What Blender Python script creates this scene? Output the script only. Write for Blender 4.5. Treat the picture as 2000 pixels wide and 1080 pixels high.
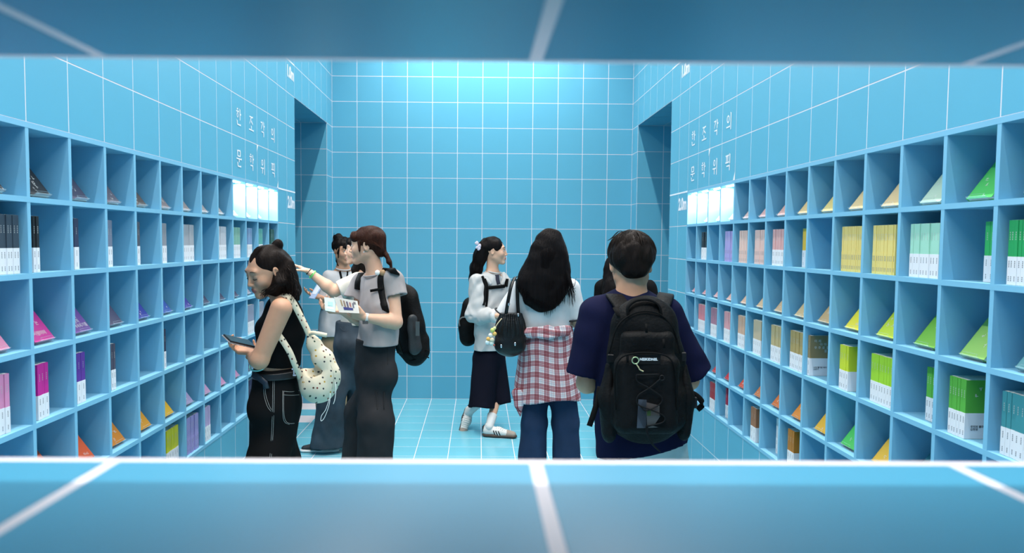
import bpy, math, random
import numpy as np
from mathutils import Vector, Matrix
random.seed(7); RNG = np.random.default_rng(7)
for o in list(bpy.data.objects): bpy.data.objects.remove(o)
S = bpy.context.scene; COL = S.collection
T = 0.25                                   # one wall tile

# ---------------------------------------------------------------- camera
FPX, PPX, PPY = 1439.12, 948.333, 551.601
CAM = np.array([5.8752*T, -29.703*T, 6.4287*T])
def cam_axes(yaw=.0097, pitch=-.0562, roll=.0075):
    f = np.array([math.sin(yaw)*math.cos(pitch), math.cos(yaw)*math.cos(pitch), math.sin(pitch)])
    r = np.cross(f, [0,0,1]); r /= np.linalg.norm(r); u = np.cross(r, f)
    c, s = math.cos(roll), math.sin(roll)
    return c*r+s*u, c*u-s*r, f
CR, CU, CF = cam_axes()
cd = bpy.data.cameras.new('camera'); cam = bpy.data.objects.new('camera', cd); COL.objects.link(cam)
cam.matrix_world = Matrix(((CR[0],CU[0],-CF[0],CAM[0]),(CR[1],CU[1],-CF[1],CAM[1]),(CR[2],CU[2],-CF[2],CAM[2]),(0,0,0,1)))
cd.sensor_width = 36; cd.lens = FPX*36/2000; cd.shift_x = (1000-PPX)/2000; cd.shift_y = (PPY-540)/2000
cd.clip_start = .01; cd.clip_end = 60
cd.dof.use_dof = True; cd.dof.focus_distance = 4.4; cd.dof.aperture_fstop = 6.5
S.camera = cam
def ray(px, py): return CF + CR*(px-PPX)/FPX - CU*(py-PPY)/FPX
def at(px, py, D): d = ray(px, py); return CAM + d*(D/d[1])            # the point seen at a pixel, D metres ahead
def on_x(px, py, x): d = ray(px, py); return CAM + d*((x-CAM[0])/d[0])   # the point of a side wall seen at a pixel
def on_z(px, py, z): d = ray(px, py); return CAM + d*((z-CAM[2])/d[2])   # the point of the floor seen at a pixel

# ---------------------------------------------------------------- world, lamps, exposure
W = bpy.data.worlds.new('hall'); S.world = W; W.use_nodes = True
W.node_tree.nodes['Background'].inputs[0].default_value = (1,.97,.94,1); W.node_tree.nodes['Background'].inputs[1].default_value = .06
S.view_settings.view_transform = 'Standard'; S.view_settings.look = 'None'; S.view_settings.gamma = 1
S.view_settings.exposure = 0.05
LAMPS = [  # x, y, z, length x, length y, watts: light bars fixed round the top of the booth
    (.50, -3.7, 4.55, .05, 5.6, 122), (2.50, -3.7, 4.55, .05, 5.6, 122), (1.5, -.42, 3.80, 1.9, .08, 34), (1.5, -6.46, 4.50, 1.7, .05, 50)]

# ---------------------------------------------------------------- helpers
def lin(c):
    if isinstance(c, str):
        c = c.lstrip('#'); c = [int(c[i:i+2],16)/255 for i in (0,2,4)]
        c = [x/12.92 if x <= .04045 else ((x+.055)/1.055)**2.4 for x in c]
    return (c[0],c[1],c[2],1)
MATS = {}
def mat(name, color, rough=.6, var=0, scale=6, spec=.5, bump=0, bscale=60, metal=0, emit=0, alpha=1, trans=0, attr=None, sheen=0, stretch=None, coat=0):
    if name in MATS: return MATS[name]
    m = bpy.data.materials.new(name); m.use_nodes = True; nt = m.node_tree; N, L = nt.nodes, nt.links
    b = N['Principled BSDF']; c = lin(color)
    b.inputs['Base Color'].default_value = c; b.inputs['Roughness'].default_value = rough
    b.inputs['Specular IOR Level'].default_value = spec; b.inputs['Metallic'].default_value = metal
    b.inputs['Alpha'].default_value = alpha; b.inputs['Transmission Weight'].default_value = trans
    if coat: b.inputs['Coat Weight'].default_value = coat
    if sheen: b.inputs['Sheen Weight'].default_value = sheen
    if emit: b.inputs['Emission Color'].default_value = c; b.inputs['Emission Strength'].default_value = emit
    src = None
    if attr:
        a = N.new('ShaderNodeAttribute'); a.attribute_name = attr; src = a.outputs['Color']; L.new(src, b.inputs['Base Color'])
    if var or bump:
        tc = N.new('ShaderNodeTexCoord'); mp = N.new('ShaderNodeMapping'); L.new(tc.outputs['Object'], mp.inputs[0])
        if stretch: mp.inputs['Scale'].default_value = stretch
    if var:
        no = N.new('ShaderNodeTexNoise'); no.inputs['Scale'].default_value = scale; no.inputs['Detail'].default_value = 4; L.new(mp.outputs[0], no.inputs['Vector'])
        mr = N.new('ShaderNodeMapRange'); mr.inputs[1].default_value = .25; mr.inputs[2].default_value = .75; mr.inputs[3].default_value = 1-var; mr.inputs[4].default_value = 1+var
        L.new(no.outputs['Fac'], mr.inputs[0])
        mx = N.new('ShaderNodeMix'); mx.data_type = 'RGBA'; mx.blend_type = 'MULTIPLY'; mx.inputs['Factor'].default_value = 1
        mx.inputs['A'].default_value = c
        if src: L.new(src, mx.inputs['A'])
        cb = N.new('ShaderNodeCombineColor'); [L.new(mr.outputs[0], cb.inputs[i]) for i in range(3)]
        L.new(cb.outputs[0], mx.inputs['B']); L.new(mx.outputs['Result'], b.inputs['Base Color'])
    if bump:
        n2 = N.new('ShaderNodeTexNoise'); n2.inputs['Scale'].default_value = bscale; n2.inputs['Detail'].default_value = 3; L.new(mp.outputs[0], n2.inputs['Vector'])
        bp = N.new('ShaderNodeBump'); bp.inputs['Strength'].default_value = bump; bp.inputs['Distance'].default_value = .01
        L.new(n2.outputs['Fac'], bp.inputs['Height']); L.new(bp.outputs[0], b.inputs['Normal'])
    MATS[name] = m; return m

class MB:                                   # collects shapes into one mesh
    def __init__(s): s.v = []; s.f = []
    def add(s, v, f):
        n = len(s.v); s.v += [tuple(map(float,p)) for p in v]; s.f += [tuple(i+n for i in q) for q in f]; return s
    def box(s, a, b, M=None):
        x0,y0,z0 = a; x1,y1,z1 = b
        v = [(x0,y0,z0),(x1,y0,z0),(x1,y1,z0),(x0,y1,z0),(x0,y0,z1),(x1,y0,z1),(x1,y1,z1),(x0,y1,z1)]
        if M is not None: v = [tuple(M @ Vector(p)) for p in v]
        return s.add(v, [(3,2,1,0),(4,5,6,7),(0,1,5,4),(1,2,6,5),(2,3,7,6),(3,0,4,7)])
    def quad(s, a, b, c, d): return s.add([a,b,c,d], [(0,1,2,3)])
    def poly(s, pts): return s.add(pts, [tuple(range(len(pts)))])
    def tube(s, pts, r, n=6, flat=1, up=None, cap=True):          # r: number or list; flat squashes the section
        pts = [np.array(p, float) for p in pts]; m = len(pts); v = []; f = []
        rs = [r]*m if np.isscalar(r) else list(r); prev = None
        for i in range(m):
            t = pts[min(i+1,m-1)]-pts[max(i-1,0)]; t /= (np.linalg.norm(t)+1e-9)
            if up is not None: a = np.cross(t, up)
            elif prev is None: a = np.cross(t, [0,0,1] if abs(t[2])<.9 else [1,0,0])
            else: a = prev-t*np.dot(prev,t)
            a /= (np.linalg.norm(a)+1e-9); b = np.cross(t, a); prev = a
            for k in range(n):
                w = 2*math.pi*k/n; v.append(pts[i]+rs[i]*(a*math.cos(w)+b*math.sin(w)*flat))
        for i in range(m-1):
            for k in range(n): f.append((i*n+k, i*n+(k+1)%n, (i+1)*n+(k+1)%n, (i+1)*n+k))
        if cap: f += [tuple(range(n-1,-1,-1)), tuple(range((m-1)*n, m*n))]
        return s.add(v, f)
    def ell(s, c, r, R=None, n=12, m=8):
        v = []; f = []; R = np.eye(3) if R is None else np.array(R)
        for j in range(1,m):
            for k in range(n):
                p = math.pi*j/m; w = 2*math.pi*k/n
                v.append(np.array(c)+R@(np.array(r)*np.array([math.sin(p)*math.cos(w), math.sin(p)*math.sin(w), math.cos(p)])))
        a = len(v); v += [np.array(c)+R@(np.array(r)*[0,0,1]), np.array(c)-R@(np.array(r)*[0,0,1])]
        for j in range(m-2):
            for k in range(n): f.append((j*n+k, (j+1)*n+k, (j+1)*n+(k+1)%n, j*n+(k+1)%n))
        for k in range(n): f.append((a, k, (k+1)%n)); f.append((a+1, (m-2)*n+(k+1)%n, (m-2)*n+k))
        return s.add(v, f)
    def mesh(s, name):
        me = bpy.data.meshes.new(name); me.from_pydata(s.v, [], s.f); me.update(); return me
    def build(s, name, m, parent=None, smooth=False, bevel=0):
        return obj(name, s.mesh(name), m, parent, smooth, bevel)
def obj(name, me, m=None, parent=None, smooth=False, bevel=0):
    o = bpy.data.objects.new(name, me); COL.objects.link(o); o.parent = parent
    if m is not None and not me.materials: me.materials.append(m)
    if smooth: me.polygons.foreach_set('use_smooth', [True]*len(me.polygons))
    if bevel:
        b = o.modifiers.new('bevel','BEVEL'); b.width = bevel; b.segments = 2; b.limit_method = 'ANGLE'
    return o
def tag(o, label=None, cat=None, group=None, kind=None):
    for k, v in (('label',label),('category',cat),('group',group),('kind',kind)):
        if v: o[k] = v
    return o
def empty(name, loc=(0,0,0)):
    o = bpy.data.objects.new(name, None); COL.objects.link(o); o.location = loc; o.empty_display_size = .05; return o

# ---------------------------------------------------------------- materials
M_TILE = mat('tile_blue', (.110,.395,.55), .34, var=.035, scale=1.2, bump=.04, bscale=3)
M_GROUT = mat('grout_white', (.74,.69,.73), .6, var=.04, scale=8)
M_FTILE = mat('floor_tile_blue', (.15,.47,.585), .22, var=.03, scale=1.5)
M_FPINK = mat('floor_tile_white', (.85,.74,.74), .25, var=.03)
M_SILL_SHADED = mat('sill_blue_shaded', (.050,.275,.43), .32, var=.03, scale=1.0)  # same tile as the walls, with the slot's shade put into its colour
M_SHELF = mat('shelf_blue', (.19,.465,.65), .55, var=.03, scale=2)
M_WHITE = mat('white_vinyl', (.86,.84,.88), .5)

# ---------------------------------------------------------------- the booth: walls, floor, tiles
G, PR = .0045, .0005                         # joint width, how far a tile stands proud
def tile_mesh(w, h, nm):
    b = .0006; a, c = w/2-G/2, h/2-G/2
    v = [(-a,-c,-.001),(a,-c,-.001),(a,c,-.001),(-a,c,-.001)] + [(-a+b,-c+b,PR),(a-b,-c+b,PR),(a-b,c-b,PR),(-a+b,c-b,PR)]
    return MB().add(v, [(4,5,6,7),(0,1,5,4),(1,2,6,5),(2,3,7,6),(3,0,4,7)]).mesh(nm)
TM = {}
def tile(parent, centre, u, v, w=T, h=T, m=None):        # u, v: the tile's axes in its wall
    key = (round(w,4), round(h,4), (m or M_TILE).name)
    if key not in TM:
        TM[key] = tile_mesh(w, h, 'tile'); TM[key].materials.append(m or M_TILE)
    o = bpy.data.objects.new('tile', TM[key]); COL.objects.link(o); o.parent = parent
    n = np.cross(u, v)
    o.matrix_local = Matrix(((u[0],v[0],n[0],centre[0]),(u[1],v[1],n[1],centre[1]),(u[2],v[2],n[2],centre[2]),(0,0,0,1)))
    return o
def zr(j): return (0 if j == 0 else (j-.075)*T), (j+.925)*T       # bottom and top of tile row j
NROW, NCOL = 15, 28
HT = zr(NROW-1)[1]
wall_b = MB().box((-.02,0,0),(3.02,.12,HT)).build('wall_back', M_GROUT); tag(wall_b, 'back wall of square blue tiles with white joints', kind='structure')
for i in range(12):
    for j in range(NROW):
        a, b = zr(j); tile(wall_b, ((i+.5)*T, 0, (a+b)/2), (1,0,0), (0,0,1), T, b-a)
SH0, SH1, ZB, ZT = 8, 24, 1.925*T, 7.925*T     # shelf from column 8 to 24, its bottom and top
OZ = 10.925*T                                  # head of the doorways
YF = -27.95*T                                  # inner face of the front wall
for side, name in ((0,'wall_left'),(1,'wall_right')):
    s = -1 if side == 0 else 1; X0 = 0 if side == 0 else 3.0
    def bx(mb, y0, y1, z0, z1, d=.14): mb.box((min(X0,X0+s*d),y0,z0),(max(X0,X0+s*d),y1,z1))
    mb = MB(); bx(mb,-T,0.0,0,HT); bx(mb,-6*T,-T,OZ,HT); bx(mb,-SH0*T,-6*T,0,HT)
    bx(mb,-SH1*T,-SH0*T,0,ZB); bx(mb,-SH1*T,-SH0*T,ZT,HT); bx(mb,YF,-SH1*T,0,HT)
    w = mb.build(name, M_GROUT); tag(w, 'long side wall of blue tiles around a built-in book shelf', kind='structure')
    for k in range(NCOL):
        for j in range(NROW):
            a, b = zr(j)
            if 1 <= k < 6 and b < OZ+.01: continue
            if SH0 <= k < SH1 and a > ZB-.01 and b < ZT+.01: continue
            if k >= SH1 and (j < 6): continue
            tile(w, (X0,-(k+.5)*T,(a+b)/2), (0,1,0) if side == 0 else (0,-1,0), (0,0,1), T, b-a)
    # the passage behind the doorway
    E0, E1 = X0+s*.14, X0+s*1.6
    lo, hi = min(X0,E1), max(X0,E1)
    pf = MB().box((lo if side else lo, -T, 0),(hi, -T+.1, OZ+.1))
    pf.v = [(x if abs(x-X0) > 1e-6 else X0+s*.14, y, z) for x,y,z in pf.v]
    pw = pf.build('wall_passage', M_GROUT); tag(pw, 'tiled end wall of the side passage', kind='structure')
    for i in range(5):
        for j in range(11):
            a, b = zr(j); x = X0+s*(i+.5)*T
            w_ = T if i else T-.0
            tile(pw, (x,-T-.0002,(a+b)/2), (1,0,0), (0,0,1), w_, b-a)
    x0, x1 = sorted((X0+s*.14, E1))
    pn = MB().box((x0,-6*T-.1,0),(x1,-6*T,OZ+.1)).build('wall_passage', M_TILE); tag(pn, 'near wall of the side passage', kind='structure')
    x0, x1 = sorted((E1, E1+s*.1))
    pe = MB().box((x0,-6*T-.1,0),(x1,-T+.1,OZ+.1)).build('wall_passage', M_TILE); tag(pe, 'far end wall of the side passage', kind='structure')
    x0, x1 = sorted((X0+s*.001, E1))
    pc = MB().box((x0,-6*T,OZ),(x1,-T,OZ+.08)).build('ceiling_passage', M_GROUT); tag(pc, 'tiled ceiling of the side passage', kind='structure')
    for i in range(5):
        for k in range(1,6): tile(pc, (X0+s*(i+.5)*T,-(k+.5)*T,OZ), (1,0,0), (0,-1,0))
    x0, x1 = sorted((X0, E1))
    pg = MB().box((x0,-6*T,-.05),(x1,-T,0)).build('floor_passage', M_GROUT); tag(pg, 'tiled floor of the side passage', kind='structure')
    for i in range(5):
        for k in range(1,6): tile(pg, (X0+s*(i+.5)*T,-(k+.5)*T,0), (1,0,0), (0,1,0), m=M_FPINK if side == 0 and i == 0 and k in (1,3) else M_FTILE)
HW = 4.75                                      # unseen band of wall above the tiles, made dark to cut bounced light
for nm, a, b in (('wall_header_back',(-.02,0,HT),(3.02,.12,HW)),('wall_header_left',(-.14,YF,HT),(0,0,HW)),('wall_header_right',(3.0,YF,HT),(3.14,0,HW))):
    tag(MB().box(a,b).build(nm, mat('header_low_bounce',(.05,.07,.09),.9)), 'unseen wall band above the tiles, made dark to cut bounced light', kind='structure')
floor = MB().box((0,YF-.3,-.06),(3.0,0,0)).build('floor', M_GROUT); tag(floor, 'floor of blue tiles with white joints', kind='structure')
for i in range(12):
    for k in range(24): tile(floor, ((i+.5)*T,-(k+.5)*T,0), (1,0,0), (0,1,0), m=M_FTILE)

# the slot in the front wall that the picture is taken through: sill below, soffit above
D1 = .438
sl = at(1045, 899, D1); so = at(1045, 122, D1)
ZS, ZU = sl[2], so[2]; YS = CAM[1]+D1
wf = MB().box((-1.5,YS-.25,0),(4.5,YS,ZS-.0005)).box((-1.5,YS-.25,ZU+.0005),(4.5,YS,4.75)).build('wall_front', M_SILL_SHADED)  # the darkened blue on its unseen inner face cuts bounced light
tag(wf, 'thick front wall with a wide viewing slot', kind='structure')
GX = at(1045, 899, D1)[0]; GX2 = at(1045, 122, D1)[0]
TS = T
def slab(w, d, nm):
    b = .0012; a, c = w/2-.003, d/2-.003; z = .0006
    v = [(-a,-c,-.001),(a,-c,-.001),(a,c,-.001),(-a,c,-.001)] + [(-a+b,-c+b,z),(a-b,-c+b,z),(a-b,c-b,z),(-a+b,c-b,z)]
    return MB().add(v, [(4,5,6,7),(0,1,5,4),(1,2,6,5),(2,3,7,6),(3,0,4,7)]).mesh(nm)
for z0, z1 in ((ZS-.0005,ZS+.0001),(ZU-.0001,ZU+.0005)): MB().box((-1.5,YS-.25,z0),(4.5,YS,z1)).build('grout_bed', M_GROUT, wf)
ms = slab(TS, .25, 'sill_tile'); ms.materials.append(M_SILL_SHADED)
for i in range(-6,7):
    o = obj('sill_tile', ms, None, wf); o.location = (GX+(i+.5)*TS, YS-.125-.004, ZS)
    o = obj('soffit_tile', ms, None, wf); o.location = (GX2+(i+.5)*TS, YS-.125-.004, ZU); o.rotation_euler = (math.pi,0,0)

# light bars above the booth
M_ALU = mat('lamp_housing', (.75,.76,.78), .35, metal=.8)
M_DIFF = mat('lamp_diffuser', (1,1,1), .5, emit=3)
for n, (x, y, lz, lx, ly, watts) in enumerate(LAMPS):
    e = empty('light_bar', (x, y, lz))
    tag(e, ['long white light bar above the shelf of dark and purple books','long white light bar above the shelf of yellow and green books',
            'white light bar above the back wall','white light bar above the viewing slot'][n], 'light', 'light bars round the booth top')
    MB().box((-lx/2-.02,-ly/2-.02,.012),(lx/2+.02,ly/2+.02,.07)).build('housing', M_ALU, e)
    MB().box((-lx/2,-ly/2,.002),(lx/2,ly/2,.012)).build('diffuser', M_DIFF, e)
    arms = [(-lx*.45,.02,.0,-y),(lx*.45,.02,.0,-y)] if n == 2 else ([(-lx*.45,-.02,0,YS-y),(lx*.45,-.02,0,YS-y)] if n == 3 else [])
    for ax_, y0_, _, y1_ in arms: MB().box((ax_-.012,min(y0_,y1_),.03),(ax_+.012,max(y0_,y1_),.05)).build('wall_bracket', M_ALU, e)
    if n < 2:
        for q in (-.45,0,.45): MB().box((min(0,(0 if n == 0 else 3)-x),ly*q-.012,.03),(max(0,(0 if n == 0 else 3)-x),ly*q+.012,.05)).build('wall_bracket', M_ALU, e)
    ld = bpy.data.lights.new('bar_light','AREA'); ld.shape = 'RECTANGLE'; ld.size = lx; ld.size_y = ly; ld.energy = watts; ld.color = (1,.965,.92); ld.spread = math.radians(170 if n == 2 else 135)
    lo_ = bpy.data.objects.new('bar_light', ld); COL.objects.link(lo_); lo_.parent = e; lo_.location = (0,0,-.004)

# ---------------------------------------------------------------- built-in shelves
BT, DEP = .018, .20                          # board thickness, shelf depth
M_LED = mat('led_strip', (1,1,1), .5, emit=14)
LIT = (0,1,2,3)
div_me = MB().box((0,-BT/2,0),(DEP,BT/2,T-BT)).mesh('divider'); div_me.materials.append(M_SHELF)
for side in (0,1):
    s = -1 if side == 0 else 1; X0 = 0 if side == 0 else 3.0
    e = empty('book_shelf', (X0,-SH0*T,ZB))
    tag(e, 'built-in blue cubby shelf holding dark, pink and purple books' if side == 0 else 'built-in blue cubby shelf holding yellow, green and tan books', 'shelf', 'built-in cubby shelves')
    L = (SH1-SH0)*T; n = SH1-SH0
    for r in range(7):
        z = r*T; h0, h1 = (0,BT) if r == 0 else ((z-BT,z) if r == 6 else (z-BT/2,z+BT/2))
        MB().box((min(-s*.002,s*DEP),-L,h0),(max(-s*.002,s*DEP),0,h1)).build('shelf_board', M_SHELF, e)
    MB().box((min(s*DEP,s*(DEP+.012)),-L,0),(max(s*DEP,s*(DEP+.012)),0,6*T)).build('back_panel', M_SHELF, e)
    for c in range(n+1):
        for r in range(6):
            o = obj('divider', div_me, None, e); y = -c*T + (-BT/2 if c == 0 else (BT/2 if c == n else 0))
            o.location = (-.0015 if s > 0 else .0015, y, r*T+BT/2)
            if side == 0: o.rotation_euler = (0,0,math.pi)
            o.scale = (1,1,1)
    for c in LIT:                              # the lit cubbies: an LED strip under the top board
        y = -(c+.5)*T; zt = 6*T-BT
        MB().box((min(s*.025,s*.045),y-.1,zt-.006),(max(s*.025,s*.045),y+.1,zt-.001)).build('led_strip', M_LED, e)
        ld = bpy.data.lights.new('cubby_light','AREA'); ld.shape = 'RECTANGLE'; ld.size = .02; ld.size_y = .19; ld.energy = 2.6; ld.color = (.93,.98,1)
        lo_ = bpy.data.objects.new('cubby_light', ld); COL.objects.link(lo_); lo_.parent = e; lo_.location = (s*.035,y,zt-.009)

# ---------------------------------------------------------------- lettering on the walls (drawn strokes, Myeongjo style)
JAMO = {  # strokes in a 100 box: H x0,x1,y | V x,y0,y1 | D x0,y0,x1,y1,w | O cx,cy,r
 '한': ['H 22,40,93','H 10,54,80','O 32,60,14','V 72,98,34','H 76,92,68','V 24,32,10','H 24,84,9'],
 '조': ['H 18,82,88','D 50,86,18,46,11','D 48,66,80,48,13','V 50,38,16','H 6,94,13'],
 '각': ['H 12,50,90','D 48,90,18,48,12','V 72,98,44','H 76,92,72','H 24,74,34','V 70,34,4'],
 '의': ['O 34,66,22','H 6,66,22','V 80,98,2'],
 '문': ['V 26,94,62','V 72,94,62','H 26,72,93','H 26,72,63','H 6,94,48','V 50,46,28','V 26,28,8','H 26,82,7'],
 '학': ['H 22,40,96','H 10,54,84','O 32,64,13','V 72,98,44','H 76,92,72','H 24,74,34','V 70,34,4'],
 '위': ['O 36,74,19','H 6,66,40','V 38,40,6','V 82,98,0'],
 '픽': ['H 8,62,90','V 24,88,54','V 46,88,54','H 6,64,52','V 80,98,42','H 26,80,32','V 76,32,4'],
}
def glyph(ch):
    mb = MB()
    for ns, st in enumerate(JAMO[ch]):
        n0 = len(mb.v)
        k, a = st.split(' '); a = [float(q) for q in a.split(',')]
        if k == 'H': x0,x1,y = a; mb.poly([(x0,y-3.6,0),(x1,y-3.6,0),(x1+2,y+1,0),(x1-4,y+8,0),(x1-10,y+3.6,0),(x0,y+3.6,0)])
        if k == 'V': x,y0,y1 = a; mb.poly([(x-5,y1,0),(x+5,y1+3,0),(x+6.5,y0-3,0),(x-4,y0,0),(x-11,y0+3,0),(x-5.5,y0-8,0)])
        if k == 'D':
            x0,y0,x1,y1,w = a; d = np.array([x1-x0,y1-y0]); d /= np.linalg.norm(d); q = np.array([-d[1],d[0]])*w/2
            mb.poly([(x0-q[0],y0-q[1],0),(x1-q[0]*.4,y1-q[1]*.4,0),(x1+q[0]*.4,y1+q[1]*.4,0),(x0+q[0],y0+q[1],0)])
        if k == 'O':
            cx,cy,r = a; n = 20
            for i in range(n):
                p = [2*math.pi*i/n, 2*math.pi*(i+1)/n]; w = [r*(.50+.14*abs(math.sin(q))) for q in p]
                mb.poly([(cx+r*math.cos(p[0]),cy+r*math.sin(p[0]),0),(cx+r*math.cos(p[1]),cy+r*math.sin(p[1]),0),(cx+w[1]*math.cos(p[1]),cy+w[1]*math.sin(p[1]),0),(cx+w[0]*math.cos(p[0]),cy+w[0]*math.sin(p[0]),0)])
        mb.v[n0:] = [(x_,y_,.00012*ns) for x_,y_,_ in mb.v[n0:]]
    return mb
def wall_basis(side): return ((0,1,0),(0,0,1),(1,0,0)) if side == 0 else ((0,-1,0),(0,0,1),(-1,0,0))
def place(o, side, y, z, sx, sz=None, off=.0015):
    u, v, n = wall_basis(side); sz = sz or sx
    o.matrix_world = Matrix(((u[0]*sx,v[0]*sz,n[0],(0 if side == 0 else 3.0)+n[0]*off),(u[1]*sx,v[1]*sz,n[1],y),(u[2]*sx,v[2]*sz,n[2],z),(0,0,0,1)))
def text_mesh(body, size, name='lettering', align='CENTER', bold=0, vert=False, spacing=1, linesp=1):
    c = bpy.data.curves.new(name,'FONT'); c.body = body; c.size = size; c.align_x = align; c.align_y = 'CENTER'; c.offset = bold; c.space_character = spacing; c.space_line = linesp
    c.resolution_u = 3; c.fill_mode = 'FRONT'
    o = bpy.data.objects.new(name, c); COL.objects.link(o); dg = bpy.context.evaluated_depsgraph_get()
    me = bpy.data.meshes.new_from_object(o.evaluated_get(dg)); bpy.data.objects.remove(o); me.materials.clear(); me.name = name; return me
def freeze(o):                               # keep world matrix when parented to the wall
    return o
LW = bpy.data.objects['wall_left']; RW = bpy.data.objects['wall_right']
for side, wl in ((0,LW),(1,RW)):
    for row, word in enumerate(('한조각의','문학위픽')):
        for i, ch in enumerate(word):
            k = 11-i if side == 0 else 8+i          # tile column
            o = glyph(ch).build('letter', M_WHITE, wl)
            cz = (9.925-.53-row)*T; yy = -(k+.5)*T
            sc = T*.0044
            u = 1 if side == 0 else -1
            place(o, side, yy-u*sc*50, cz-sc*50, sc)
    for z0, w_ in ((11.925,'1.0m'),(7.925,'2.0m')):
        me = text_mesh(w_, .118, bold=.0045, spacing=.92); me.materials.append(M_WHITE); o = obj('depth_mark', me, None, wl)
        place(o, side, -(6.5 if side == 0 else 7.5)*T, (z0-.36)*T, 1.0, 1.05)
        line = MB().box((-T,-.0055,0),(T,.0055,.0006)).build('depth_line', M_WHITE, wl); place(line, side, -7*T, z0*T, 1, 1, .0008)
    for k, z in (((10,8.925),(8,7.925)) if side == 0 else ((10,8.925),(12,7.925))):
        u = -1 if side == 0 else 1
        if z > 8: tri = MB().poly([(-.012,0,0),(.022,0,0),(-.012,-.05,0)])
        else: tri = MB().poly([(-.03,0.002,0),(.004,0.002,0),(.004,.055,0)])
        o = tri.build('quote_mark', M_WHITE, wl); place(o, side, -k*T, z*T, 1)

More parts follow.
